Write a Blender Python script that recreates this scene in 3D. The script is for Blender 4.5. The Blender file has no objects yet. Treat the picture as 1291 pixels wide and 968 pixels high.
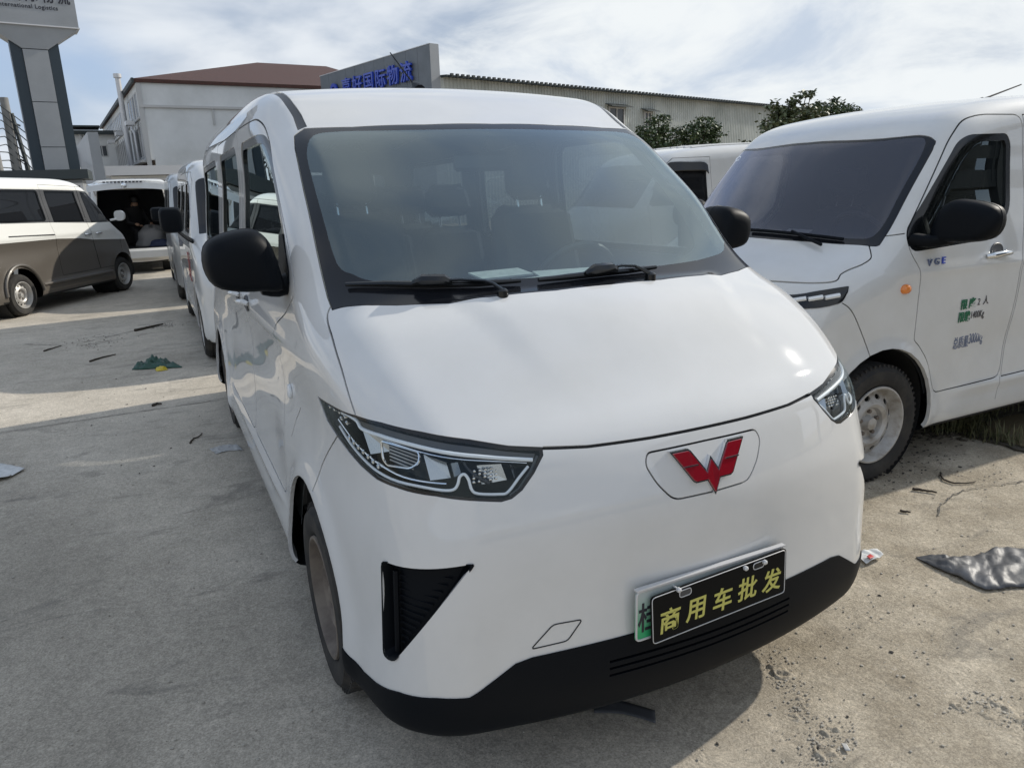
import bpy, bmesh, math, random
import numpy as np
from mathutils import Vector, Matrix, Euler
random.seed(7)
rng = np.random.default_rng(7)
SC = bpy.context.scene
COL = SC.collection
PI = math.pi

# ------------------------------------------------------------------ camera
cam_data = bpy.data.cameras.new("camera")
cam = bpy.data.objects.new("camera", cam_data)
COL.objects.link(cam)
CP = Vector((-1.1741, -1.32, 1.5249))
cyaw, cpitch, croll = 0.4449, 0.2630, -0.0337
fw = Vector((math.sin(cyaw) * math.cos(cpitch), math.cos(cyaw) * math.cos(cpitch), -math.sin(cpitch)))
rt = Vector((math.cos(cyaw), -math.sin(cyaw), 0))
up = rt.cross(fw)
rt2 = rt * math.cos(croll) + up * math.sin(croll)
up2 = up * math.cos(croll) - rt * math.sin(croll)
M = Matrix((rt2, up2, -fw)).transposed().to_4x4()
M.translation = CP
cam.matrix_world = M
cam_data.sensor_width = 36
cam_data.lens = 922.53 / 1291 * 36
cam_data.clip_start = 0.05
cam_data.clip_end = 2000
SC.camera = cam

# ------------------------------------------------------------------ light
SUN_EL, SUN_AZ = math.radians(31), math.radians(4)     # azimuth from +x towards +y
sd = Vector((math.cos(SUN_AZ) * math.cos(SUN_EL), math.sin(SUN_AZ) * math.cos(SUN_EL), math.sin(SUN_EL)))
sun_data = bpy.data.lights.new("sun", 'SUN')
sun_data.energy = 2.1
sun_data.angle = math.radians(0.9)
sun_data.color = (1.0, 0.94, 0.84)
sun = bpy.data.objects.new("sun", sun_data)
COL.objects.link(sun)
sun.rotation_euler = sd.to_track_quat('Z', 'Y').to_euler()
sun.location = (20, -5, 20)

world = bpy.data.worlds.new("World")
SC.world = world
world.use_nodes = True
wn = world.node_tree; wn.nodes.clear()
def N(nt, t, **k):
    n = nt.nodes.new(t)
    for a, b in k.items():
        setattr(n, a, b)
    return n
sky = N(wn, 'ShaderNodeTexSky', sky_type='NISHITA')
sky.sun_disc = False
sky.sun_elevation = SUN_EL
sky.sun_rotation = math.radians(90) - SUN_AZ
sky.air_density = 1.0; sky.dust_density = 2.5; sky.ozone_density = 1.2
tc = N(wn, 'ShaderNodeTexCoord')
sep = N(wn, 'ShaderNodeSeparateXYZ')
wn.links.new(tc.outputs['Generated'], sep.inputs[0])
zc = N(wn, 'ShaderNodeMath', operation='ADD'); zc.inputs[1].default_value = 0.32
wn.links.new(sep.outputs[2], zc.inputs[0])
zm = N(wn, 'ShaderNodeMath', operation='MAXIMUM'); zm.inputs[1].default_value = 0.2
wn.links.new(zc.outputs[0], zm.inputs[0])
dx = N(wn, 'ShaderNodeMath', operation='DIVIDE'); dy = N(wn, 'ShaderNodeMath', operation='DIVIDE')
wn.links.new(sep.outputs[0], dx.inputs[0]); wn.links.new(zm.outputs[0], dx.inputs[1])
wn.links.new(sep.outputs[1], dy.inputs[0]); wn.links.new(zm.outputs[0], dy.inputs[1])
cmb = N(wn, 'ShaderNodeCombineXYZ')
wn.links.new(dx.outputs[0], cmb.inputs[0]); wn.links.new(dy.outputs[0], cmb.inputs[1])
def wnoise(scale, detail, rough, off, dist=0.0):
    mp = N(wn, 'ShaderNodeMapping'); mp.inputs['Location'].default_value = off
    wn.links.new(cmb.outputs[0], mp.inputs[0])
    n = N(wn, 'ShaderNodeTexNoise'); n.inputs['Scale'].default_value = scale
    n.inputs['Detail'].default_value = detail; n.inputs['Roughness'].default_value = rough
    n.inputs['Distortion'].default_value = dist
    wn.links.new(mp.outputs[0], n.inputs['Vector'])
    return n
def wramp(src, stops):
    r = N(wn, 'ShaderNodeValToRGB')
    r.color_ramp.interpolation = 'EASE'
    while len(r.color_ramp.elements) < len(stops): r.color_ramp.elements.new(0.5)
    for e, (p, c) in zip(r.color_ramp.elements, stops):
        e.position = p; e.color = (*c, 1)
    wn.links.new(src, r.inputs[0]); return r
def wmix(fac, a, b):
    m = N(wn, 'ShaderNodeMixRGB')
    if isinstance(fac, float): m.inputs[0].default_value = fac
    else: wn.links.new(fac, m.inputs[0])
    for s, i in ((a, 1), (b, 2)):
        if isinstance(s, tuple): m.inputs[i].default_value = (*s, 1)
        else: wn.links.new(s, m.inputs[i])
    return m
SKS = 0.08
sk = N(wn, 'ShaderNodeMixRGB', blend_type='MULTIPLY'); sk.inputs[0].default_value = 1
wn.links.new(sky.outputs[0], sk.inputs[1]); sk.inputs[2].default_value = (SKS, SKS, SKS, 1)
veil = wmix(0.65, sk.outputs[0], (0.24, 0.31, 0.44))
n1 = wnoise(0.75, 6, 0.5, (3.4, 1.2, 0), 0.4)
n2 = wnoise(1.25, 6, 0.5, (1.0, 7.0, 2.0), 0.5)
grey = wramp(n2.outputs[0], [(0.40, (0.215, 0.26, 0.33)), (0.60, (0.42, 0.445, 0.475))])
f1 = wramp(n1.outputs[0], [(0.36, (0, 0, 0)), (0.54, (1, 1, 1))])
c1 = wmix(f1.outputs[0], veil.outputs[0], grey.outputs[0])
n3 = wnoise(0.62, 7, 0.50, (-1.35, 0.25, 4.0), 0.6)
f2 = wramp(n3.outputs[0], [(0.50, (0, 0, 0)), (0.68, (1, 1, 1))])
c2 = wmix(f2.outputs[0], c1.outputs[0], (0.45, 0.47, 0.49))
bank = N(wn, 'ShaderNodeVectorMath', operation='DOT_PRODUCT'); wn.links.new(tc.outputs['Generated'], bank.inputs[0])
bank.inputs[1].default_value = (0.737, 0.648, 0.19)
n4 = wnoise(1.7, 8, 0.62, (6.0, 2.0, 1.0), 0.4)
bs = N(wn, 'ShaderNodeMath', operation='MULTIPLY_ADD'); bs.inputs[1].default_value = 0.5; bs.inputs[2].default_value = -0.25
wn.links.new(n4.outputs[0], bs.inputs[0])
ba = N(wn, 'ShaderNodeMath', operation='ADD'); wn.links.new(bank.outputs['Value'], ba.inputs[0]); wn.links.new(bs.outputs[0], ba.inputs[1])
f3 = wramp(ba.outputs[0], [(0.86, (0, 0, 0)), (1.0, (1, 1, 1))])
n5 = wnoise(1.3, 8, 0.6, (2.6, 9.1, 3.0), 0.5)
bcol = wramp(n5.outputs[0], [(0.40, (0.30, 0.345, 0.41)), (0.58, (0.47, 0.49, 0.50))])
c2 = wmix(f3.outputs[0], c2.outputs[0], bcol.outputs[0])
bg = N(wn, 'ShaderNodeBackground'); bg.inputs[1].default_value = 1.0
wn.links.new(c2.outputs[0], bg.inputs[0])
wo = N(wn, 'ShaderNodeOutputWorld')
wn.links.new(bg.outputs[0], wo.inputs[0])

SC.view_settings.view_transform = 'Standard'
SC.view_settings.look = 'None'
SC.view_settings.exposure = 0.92
SC.view_settings.gamma = 1.0
SC.cycles.max_bounces = 8
SC.cycles.transparent_max_bounces = 12

# ------------------------------------------------------------------ materials
def rgb(c): return (c[0], c[1], c[2], 1)
def mat(name, col, rough=0.5, metal=0.0, coat=0.0, spec=0.5, noise=None, bump=None, em=None):
    m = bpy.data.materials.new(name); m.use_nodes = True
    nt = m.node_tree; b = nt.nodes['Principled BSDF']
    b.inputs['Base Color'].default_value = rgb(col)
    b.inputs['Roughness'].default_value = rough
    b.inputs['Metallic'].default_value = metal
    b.inputs['Coat Weight'].default_value = coat
    b.inputs['Coat Roughness'].default_value = 0.02; b.inputs['Coat IOR'].default_value = 1.65
    b.inputs['Specular IOR Level'].default_value = spec
    t = N(nt, 'ShaderNodeTexCoord')
    if noise:                       # (scale, second colour, lo, hi)
        n = N(nt, 'ShaderNodeTexNoise'); n.inputs['Scale'].default_value = noise[0]
        n.inputs['Detail'].default_value = 8; n.inputs['Roughness'].default_value = 0.62
        nt.links.new(t.outputs['Object'], n.inputs['Vector'])
        r = N(nt, 'ShaderNodeMapRange'); r.inputs[1].default_value = noise[2]; r.inputs[2].default_value = noise[3]
        nt.links.new(n.outputs[0], r.inputs[0])
        mx = N(nt, 'ShaderNodeMixRGB'); nt.links.new(r.outputs[0], mx.inputs[0])
        mx.inputs[1].default_value = rgb(col); mx.inputs[2].default_value = rgb(noise[1])
        nt.links.new(mx.outputs[0], b.inputs['Base Color'])
    if bump:                        # (scale, strength, distance)
        n = N(nt, 'ShaderNodeTexNoise'); n.inputs['Scale'].default_value = bump[0]; n.inputs['Detail'].default_value = 6
        nt.links.new(t.outputs['Object'], n.inputs['Vector'])
        bp = N(nt, 'ShaderNodeBump'); bp.inputs['Strength'].default_value = bump[1]; bp.inputs['Distance'].default_value = bump[2]
        nt.links.new(n.outputs[0], bp.inputs['Height']); nt.links.new(bp.outputs[0], b.inputs['Normal'])
    return m
def glass_mat(name, tint, gloss_lo=0.06, gloss_hi=1.0, dust=0.03, rough=0.0, power=4.0, gcol=(0.84, 0.97, 1), dcol=(0.36, 0.43, 0.44)):
    m = bpy.data.materials.new(name); m.use_nodes = True
    nt = m.node_tree; nt.nodes.clear()
    out = N(nt, 'ShaderNodeOutputMaterial')
    tr = N(nt, 'ShaderNodeBsdfTransparent'); tr.inputs[0].default_value = rgb(tint)
    gl = N(nt, 'ShaderNodeBsdfGlossy'); gl.inputs['Roughness'].default_value = rough; gl.inputs[0].default_value = rgb(gcol)
    df = N(nt, 'ShaderNodeBsdfDiffuse'); df.inputs[0].default_value = rgb(dcol)
    lw = N(nt, 'ShaderNodeLayerWeight'); lw.inputs[0].default_value = 0.5
    pw = N(nt, 'ShaderNodeMath', operation='POWER'); pw.inputs[1].default_value = power
    nt.links.new(lw.outputs['Facing'], pw.inputs[0])
    mr = N(nt, 'ShaderNodeMapRange'); mr.inputs[3].default_value = gloss_lo; mr.inputs[4].default_value = gloss_hi
    nt.links.new(pw.outputs[0], mr.inputs[0])
    m1 = N(nt, 'ShaderNodeMixShader'); m1.inputs[0].default_value = dust
    nt.links.new(tr.outputs[0], m1.inputs[1]); nt.links.new(df.outputs[0], m1.inputs[2])
    m2 = N(nt, 'ShaderNodeMixShader'); nt.links.new(mr.outputs[0], m2.inputs[0])
    nt.links.new(m1.outputs[0], m2.inputs[1]); nt.links.new(gl.outputs[0], m2.inputs[2])
    nt.links.new(m2.outputs[0], out.inputs[0])
    return m
MT = {}
MT['paint'] = mat('white_paint', (0.645, 0.645, 0.635), 0.6, 0, 1.0, 0.0, noise=(3.0, (0.60, 0.60, 0.585), 0.45, 0.75))
MT['paint2'] = mat('white_paint_dusty', (0.62, 0.625, 0.615), 0.6, 0, 0.9, 0.1, noise=(4.0, (0.56, 0.56, 0.54), 0.4, 0.8))
MT['cream'] = mat('cream_white_paint', (0.76, 0.76, 0.72), 0.4, 0, 0.5)
MT['browngrey'] = mat('brown_grey_paint', (0.088, 0.076, 0.062), 0.42, 0.1, 0.35)
MT['blackplastic'] = mat('black_plastic', (0.004, 0.0055, 0.008), 0.5, 0, 0, 0.10, bump=(900, 0.1, 0.0004))
MT['greyplastic'] = mat('grey_plastic', (0.06, 0.062, 0.066), 0.45)
MT['glossblack'] = mat('gloss_black', (0.007, 0.008, 0.009), 0.12, 0, 0, 0.5)
MT['bowl'] = mat('lamp_bowl_black', (0.006, 0.0065, 0.007), 0.35, 0, 0, 0.2)
MT['facet'] = mat('lamp_reflector', (0.45, 0.47, 0.48), 0.18, 1.0)
MT['frit'] = mat('black_glass_border', (0.012, 0.013, 0.016), 0.12, 0, 0, 0.4)
MT['gap'] = mat('panel_gap_black', (0.012, 0.012, 0.013), 0.6)
MT['glass'] = glass_mat('windscreen_glass', (0.66, 0.76, 0.75), 0.12, 1.0, 0.05, 0.0, 3.4)
MT['tint'] = glass_mat('tinted_glass', (0.22, 0.23, 0.24), 0.07, 1.0, 0.01, 0.0, 3.6)
MT['lens'] = glass_mat('clear_lens', (0.92, 0.94, 0.95), 0.03, 0.6, 0.0, 0.0, 5.0)
MT['rubber'] = mat('tyre_rubber', (0.028, 0.027, 0.026), 0.8, 0, 0, 0.3, noise=(9, (0.055, 0.05, 0.043), 0.45, 0.7), bump=(60, 0.3, 0.002))
MT['steel'] = mat('silver_steel_rim', (0.45, 0.44, 0.42), 0.5, 0.35, 0, 0.5, noise=(14, (0.25, 0.22, 0.18), 0.45, 0.7))
MT['dirtyrim'] = mat('dusty_brown_rim', (0.20, 0.17, 0.14), 0.65, 0.2, 0, 0.4, noise=(12, (0.10, 0.08, 0.07), 0.4, 0.7))
MT['chrome'] = mat('chrome', (0.75, 0.77, 0.79), 0.12, 1.0)
MT['whiteled'] = mat('white_light_guide', (0.75, 0.78, 0.80), 0.25, 0, 0.5)
MT['dimguide'] = mat('clear_light_guide', (0.13, 0.14, 0.15), 0.12, 0.6, 0.5)
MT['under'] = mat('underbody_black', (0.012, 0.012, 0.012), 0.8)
MT['lining'] = mat('interior_lining', (0.13, 0.14, 0.145), 0.85)
MT['seat'] = mat('grey_seat_fabric', (0.045, 0.055, 0.065), 0.9, bump=(80, 0.3, 0.003))
MT['dash'] = mat('dark_dashboard', (0.035, 0.037, 0.04), 0.6)
MT['red'] = mat('red_badge_enamel', (0.24, 0.003, 0.012), 0.22, 0.0, 0.5)
MT['orange'] = mat('amber_lens', (0.75, 0.22, 0.03), 0.2, 0, 0.5)
MT['redlens'] = mat('red_lamp_lens', (0.45, 0.01, 0.01), 0.2, 0, 0.5)
MT['paper'] = mat('white_paper', (0.62, 0.63, 0.62), 0.8, noise=(25, (0.45, 0.46, 0.46), 0.4, 0.7))
MT['gold'] = mat('gold_print', (0.55, 0.52, 0.13), 0.5)
MT['greenprint'] = mat('green_print', (0.01, 0.13, 0.06), 0.6)
MT['bluegrey_print'] = mat('blue_grey_print', (0.12, 0.15, 0.24), 0.6)
MT['black_print'] = mat('black_print', (0.02, 0.02, 0.03), 0.5)
MT['blueletter'] = mat('blue_letter', (0.02, 0.06, 0.45), 0.35, 0, 0.3)
MT['whitemetal'] = mat('white_metal', (0.6, 0.6, 0.6), 0.35, 0.2)

# ------------------------------------------------------------------ object helpers
def link(o, parent=None):
    COL.objects.link(o)
    if parent is not None: o.parent = parent
    return o
def thing(name, label, cat, loc=(0, 0, 0), rotz=0.0, group=None):
    o = bpy.data.objects.new(name, None); o.empty_display_size = 0.1
    o.location = loc; o.rotation_euler = (0, 0, rotz)
    link(o); o['label'] = label; o['category'] = cat
    if group: o['group'] = group
    return o
def tag(o, label=None, cat=None, group=None, kind=None):
    if label: o['label'] = label
    if cat: o['category'] = cat
    if group: o['group'] = group
    if kind: o['kind'] = kind
    return o
def obj(name, verts, faces, m, parent=None, smooth=False, normals=None, mats=None, fm=None):
    me = bpy.data.meshes.new(name)
    me.from_pydata([tuple(map(float, v)) for v in verts], [], faces)
    if smooth: me.polygons.foreach_set('use_smooth', [True] * len(me.polygons))
    for mm in (mats or [m]): me.materials.append(MT[mm] if isinstance(mm, str) else mm)
    if fm is not None: me.polygons.foreach_set('material_index', fm)
    me.update()
    if normals is not None: me.normals_split_custom_set([tuple(map(float, n)) for n in normals])
    o = bpy.data.objects.new(name, me)
    return link(o, parent)
class MB:
    """mesh collector"""
    def __init__(s): s.v = []; s.f = []
    def add(s, v, f):
        b = len(s.v); s.v += [tuple(p) for p in v]; s.f += [tuple(i + b for i in q) for q in f]; return s
    def box(s, c, size, rot=None):
        hx, hy, hz = size[0] / 2, size[1] / 2, size[2] / 2
        vs = [Vector((x, y, z)) for x in (-hx, hx) for y in (-hy, hy) for z in (-hz, hz)]
        if rot is not None: vs = [rot @ v for v in vs]
        c = Vector(c)
        return s.add([v + c for v in vs], [(0, 1, 3, 2), (4, 6, 7, 5), (0, 4, 5, 1), (2, 3, 7, 6), (0, 2, 6, 4), (1, 5, 7, 3)])
    def rbox(s, c, size, r=0.02, rot=None, taper=(1, 1)):
        """box with chamfered vertical and horizontal edges"""
        hx, hy, hz = size[0] / 2, size[1] / 2, size[2] / 2
        r = min(r, hx * .9, hy * .9, hz * .9)
        rings = []
        for z, q, ins in ((-hz, 0, r), (-hz + r, 0, 0), (hz - r, 1, 0), (hz, 1, r)):
            tx, ty = (taper if q else (1, 1))
            X = hx * tx - ins; Y = hy * ty - ins; k = r * 0.8
            rings.append([Vector(p) for p in ((-X + k, -Y, z), (X - k, -Y, z), (X, -Y + k, z), (X, Y - k, z), (X - k, Y, z), (-X + k, Y, z), (-X, Y - k, z), (-X, -Y + k, z))])
        vs = [v for rr in rings for v in rr]
        if rot is not None: vs = [rot @ v for v in vs]
        c = Vector(c); fs = []
        for a in range(3):
            for i in range(8):
                j = (i + 1) % 8; fs.append((a * 8 + i, a * 8 + j, a * 8 + 8 + j, a * 8 + 8 + i))
        fs.append(tuple(range(7, -1, -1))); fs.append(tuple(range(24, 32)))
        return s.add([v + c for v in vs], fs)
    def tube(s, pts, r, n=8, closed=False, flat=1.0, caps=True):
        pts = [Vector(p) for p in pts]; m = len(pts); rs = r if isinstance(r, (list, tuple)) else [r] * m
        vs = []; prev = None
        for i in range(m):
            a = pts[(i - 1) % m] if (closed or i > 0) else pts[0]
            b = pts[(i + 1) % m] if (closed or i < m - 1) else pts[-1]
            t = (b - a).normalized()
            if prev is None:
                prev = t.orthogonal().normalized() if abs(t.z) > .9 else t.cross(Vector((0, 0, 1))).normalized()
            u = (prev - t * prev.dot(t)).normalized(); prev = u; w = t.cross(u)
            for k in range(n):
                an = 2 * PI * k / n
                vs.append(pts[i] + u * math.cos(an) * rs[i] + w * math.sin(an) * rs[i] * flat)
        fs = []
        for i in range(m if closed else m - 1):
            for k in range(n):
                j = (i + 1) % m; l = (k + 1) % n
                fs.append((i * n + k, i * n + l, j * n + l, j * n + k))
        if not closed and caps: fs += [tuple(range(n - 1, -1, -1)), tuple((m - 1) * n + k for k in range(n))]
        return s.add(vs, fs)
    def prism(s, poly, d, fn=None, both=True):
        """poly list of 2D points -> fn maps (u,v,w) to 3D; extruded from w=0 to w=d"""
        fn = fn or (lambda u, v, w: (u, w, v)); n = len(poly)
        vs = [fn(u, v, 0) for u, v in poly] + [fn(u, v, d) for u, v in poly]
        fs = [tuple(range(n))[::-1], tuple(range(n, 2 * n))] + [(i, (i + 1) % n, n + (i + 1) % n, n + i) for i in range(n)]
        return s.add(vs, fs)
    def lathe(s, prof, n=48, axis='x', c=(0, 0, 0), a0=0, a1=2 * PI):
        full = abs(a1 - a0 - 2 * PI) < 1e-6; m = n if full else n + 1; vs = []
        for k in range(m):
            a = a0 + (a1 - a0) * k / n; ca, sa = math.cos(a), math.sin(a)
            for (r, h) in prof:
                p = (h, r * ca, r * sa) if axis == 'x' else ((r * ca, r * sa, h) if axis == 'z' else (r * ca, h, r * sa))
                vs.append((p[0] + c[0], p[1] + c[1], p[2] + c[2]))
        q = len(prof); fs = []
        for k in range(n):
            k2 = (k + 1) % m
            for i in range(q - 1): fs.append((k * q + i, k2 * q + i, k2 * q + i + 1, k * q + i + 1))
        return s.add(vs, fs)
    def build(s, name, m, parent=None, smooth=False, fix=True):
        o = obj(name, s.v, s.f, m, parent, smooth)
        if fix:
            bm = bmesh.new(); bm.from_mesh(o.data); bmesh.ops.recalc_face_normals(bm, faces=bm.faces); bm.to_mesh(o.data); bm.free()
        if smooth:
            try: o.data.set_sharp_from_angle(angle=math.radians(38))
            except Exception: pass
        return o
def text_obj(name, body, size, m, parent, mw, extrude=0.001, offset=0.0, sx=1.0, align='LEFT', space=1.0, shear=0.0):
    cu = bpy.data.curves.new(name, 'FONT'); cu.body = body; cu.size = size; cu.extrude = extrude
    cu.offset = offset; cu.align_x = align; cu.space_character = space; cu.shear = shear; cu.resolution_u = 3
    tmp = bpy.data.objects.new(name, cu); COL.objects.link(tmp)
    dg = bpy.context.evaluated_depsgraph_get()
    me = bpy.data.meshes.new_from_object(tmp.evaluated_get(dg))
    bpy.data.objects.remove(tmp)
    me.materials.clear(); me.materials.append(MT[m] if isinstance(m, str) else m)
    me.transform(Matrix.Diagonal((sx, 1, 1, 1)))
    me.transform(mw)
    o = bpy.data.objects.new(name, me)
    return link(o, parent)
def frame_mat(origin, ux, uy):
    ux = Vector(ux).normalized(); uy = Vector(uy); uz = ux.cross(uy).normalized(); uy = uz.cross(ux)
    m = Matrix((ux, uy, uz)).transposed().to_4x4(); m.translation = Vector(origin); return m

# ------------------------------------------------------------------ car body surface
def spl(pts):
    xs = np.array([p[0] for p in pts], float); ys = np.array([p[1] for p in pts], float)
    h = np.diff(xs); d = np.diff(ys) / h; n = len(xs)
    A = np.zeros((n, n)); b = np.zeros(n)
    A[0, 0] = 2; A[0, 1] = 1; b[0] = 3 * d[0]; A[-1, -1] = 2; A[-1, -2] = 1; b[-1] = 3 * d[-1]
    for i in range(1, n - 1):
        A[i, i - 1] = h[i]; A[i, i] = 2 * (h[i] + h[i - 1]); A[i, i + 1] = h[i - 1]; b[i] = 3 * (h[i] * d[i - 1] + h[i - 1] * d[i])
    m = np.linalg.solve(A, b)
    def f(x, der=False):
        x = np.asarray(x, float); i = np.clip(np.searchsorted(xs, x) - 1, 0, n - 2)
        t = (x - xs[i]) / h[i]; c = np.clip(t, 0, 1)
        y = ys[i] * (1 + 2 * c) * (1 - c) ** 2 + m[i] * h[i] * c * (1 - c) ** 2 + ys[i + 1] * c * c * (3 - 2 * c) + m[i + 1] * h[i] * c * c * (c - 1)
        s = (ys[i] * (6 * c * c - 6 * c) + ys[i + 1] * (6 * c - 6 * c * c)) / h[i] + m[i] * (3 * c * c - 4 * c + 1) + m[i + 1] * (3 * c * c - 2 * c)
        y = y + (t - c) * h[i] * s
        return (y, s) if der else y
    return f
def smax(a, b, k):
    h = np.maximum(k - np.abs(a - b), 0) / k
    return np.maximum(a, b) + h * h * k * .25
def sstep(a, b, x):
    t = np.clip((x - a) / (b - a), 0, 1); return t * t * (3 - 2 * t)
HERO = dict(
 W=.84, L=4.90, zb=.208,
 top=[(-0.3, 0.4167), (0, 0.8493), (0.05, 0.9335), (0.13, 1.0095), (0.25, 1.1129), (0.38, 1.2042), (0.47, 1.2419), (0.6, 1.3188), (0.8, 1.4703), (1.0, 1.608), (1.18, 1.7252), (1.3, 1.7792), (1.5, 1.8686), (1.8, 1.9365), (2.4, 1.9618), (3.4, 1.965), (4.4, 1.925), (5.0, 1.84)],
 front=[(0.15, 0.0549), (0.22, 0.0208), (0.33, -0.0089), (0.45, -0.0065), (0.6, -0.0055), (0.75, -0.0068), (0.86, 0.0093), (0.95, 0.0221), (1.2, 0.03), (2.0, 0.03)],
 a=[(0.15, 0.1524), (0.33, 0.1403), (0.6, 0.1314), (0.85, 0.1523), (0.95, 0.1248), (1.1, 0.1578), (1.22, 0.211), (1.5, 0.1331), (1.73, 0.1217), (1.9, 0.0186)],
 w=[(0.15, 0.842), (0.25, 0.866), (0.4, 0.857), (0.7, 0.8371), (0.9, 0.8146), (1.05, 0.8286), (1.2, 0.8198), (1.4, 0.7999), (1.6, 0.780), (1.75, 0.7767), (1.95, 0.7605)],
 rear=[(.15, 4.86), (.3, 4.90), (.8, 4.89), (1.1, 4.87), (1.5, 4.80), (1.85, 4.70)],
 wheels=[(.84, .30), (3.85, .30)], ra=.375, crown=.0618, kt=.0466, ks=.1402, taper=(.1187, .8), hood_crease=True)
class Body:
    def __init__(s, p):
        s.p = p
        s.top, s.front, s.a, s.w, s.rear = (spl(p[k]) for k in ('top', 'front', 'a', 'w', 'rear'))
    def f(s, x, y, z):
        p = s.p; X = np.abs(x); zc = np.clip(z, .1, 2.3)
        fade = 1 - sstep(1.2, 2.2, y)
        yp = y - s.a(zc) * (X / p['W']) ** 2 * fade
        gf = s.front(zc) - yp
        zt, dz = s.top(yp, True)
        if p.get('hood_crease'):
            zt = zt + .010 * (1 - sstep(.40, .50, X + (yp - .5) * -.35)) * sstep(.10, .40, yp) * (1 - sstep(.46, .50, yp))
        gt = (z + p['crown'] * X ** 2 - zt) / np.sqrt(1 + dz * dz)
        w = s.w(zc) - p['taper'][0] * np.clip((p['taper'][1] - y) / p['taper'][1], 0, 2) ** 2 - .03 * np.clip((y - (p['L'] - .9)) / .9, 0, 2) ** 2
        for (wy, wz) in p['wheels']:
            r = np.hypot(y - wy, z - wz)
            w = w + .016 * np.exp(-((r - p['ra']) / .05) ** 2) * sstep(.15, .3, z)
        w0, w1 = p['wheels'][0][0], p['wheels'][1][0]
        m = sstep(w0 + .42, w0 + .8, y) * (1 - sstep(w1 - .75, w1 - .4, y))
        w = w - .014 * m * np.exp(-((z - .62) / .14) ** 2) + .007 * np.exp(-((z - 1.06) / .03) ** 2) * sstep(.5, 1.2, y)
        w = w + .012 * m * np.exp(-((z - .40) / .025) ** 2)
        gs = X - w
        gr = y - s.rear(zc) + .12 * (X / p['W']) ** 2
        f = smax(gf, gt, p['kt']); f = smax(f, gs, p['ks']); f = smax(f, gr, .14)
        return smax(f, p['zb'] - z, .05)
    def normal(s, P):
        P = np.asarray(P, float); e = 1e-3; x, y, z = P.T; xx = np.abs(x)
        g = np.stack([s.f(xx + e, y, z) - s.f(np.abs(xx - e), y, z), s.f(x, y + e, z) - s.f(x, y - e, z), s.f(x, y, z + e) - s.f(x, y, z - e)], 1)
        g[:, 0] *= np.where(x < 0, -1, 1); g[xx < 1e-5, 0] = 0
        return g / np.maximum(np.linalg.norm(g, axis=1, keepdims=True), 1e-9)
    def trace(s, O, D):
        O = np.asarray(O, float); D = np.asarray(D, float); D = D / np.linalg.norm(D)
        t = np.arange(0, 6, .01); v = s.f(*(O + t[:, None] * D).T)
        if not (v < 0).any(): return None
        i = int(np.argmax(v < 0)); a, b = t[max(i - 1, 0)], t[i]
        for k in range(26):
            c = (a + b) / 2
            if s.f(*(O + c * D)) < 0: b = c
            else: a = c
        return O + a * D
BETA = math.radians(40)
CH = {'F': ((1, 0, 0), (0, 0, 1), (0, -1, 0)), 'S': ((0, 1, 0), (0, 0, 1), (1, 0, 0)), 'T': ((1, 0, 0), (0, 1, 0), (0, 0, 1)),
      'D': ((math.cos(BETA), math.sin(BETA), 0), (0, 0, 1), (math.sin(BETA), -math.cos(BETA), 0)), 'R': ((1, 0, 0), (0, 0, 1), (0, 1, 0))}
def inpoly(u, v, poly):
    c = False; n = len(poly); j = n - 1
    for i in range(n):
        a, b = poly[i], poly[j]
        if (a[1] > v) != (b[1] > v) and u < (b[0] - a[0]) * (v - a[1]) / (b[1] - a[1]) + a[0]: c = not c
        j = i
    return c
def round_poly(poly, r, n=4):
    out = []; m = len(poly)
    for i in range(m):
        p0, p1, p2 = (np.array(poly[(i + k) % m], float) for k in (-1, 0, 1))
        a = p0 - p1; b = p2 - p1; la, lb = np.linalg.norm(a), np.linalg.norm(b)
        q = min(r, la * .45, lb * .45); s0 = p1 + a / la * q; s2 = p1 + b / lb * q
        for k in range(n + 1):
            t = k / n; out.append(tuple((1 - t) ** 2 * s0 + 2 * t * (1 - t) * p1 + t * t * s2))
    return out
def offset_line(pts, w, closed):
    P = [np.array(p, float) for p in pts]; n = len(P); L = []; R = []
    for i in range(n):
        a = P[(i - 1) % n] if (closed or i > 0) else P[i]; b = P[(i + 1) % n] if (closed or i < n - 1) else P[i]
        d1 = P[i] - a; d2 = b - P[i]
        n1 = np.linalg.norm(d1); n2 = np.linalg.norm(d2)
        if n1 < 1e-9: d1 = d2; n1 = n2
        if n2 < 1e-9: d2 = d1; n2 = n1
        d1 = d1 / n1; d2 = d2 / n2; t = d1 + d2; t = t / max(np.linalg.norm(t), 1e-6)
        nr = np.array([-t[1], t[0]]); k = 1 / max(.5, float(nr @ np.array([-d1[1], d1[0]])))
        L.append(tuple(P[i] + nr * w / 2 * k)); R.append(tuple(P[i] - nr * w / 2 * k))
    return L, R
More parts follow.
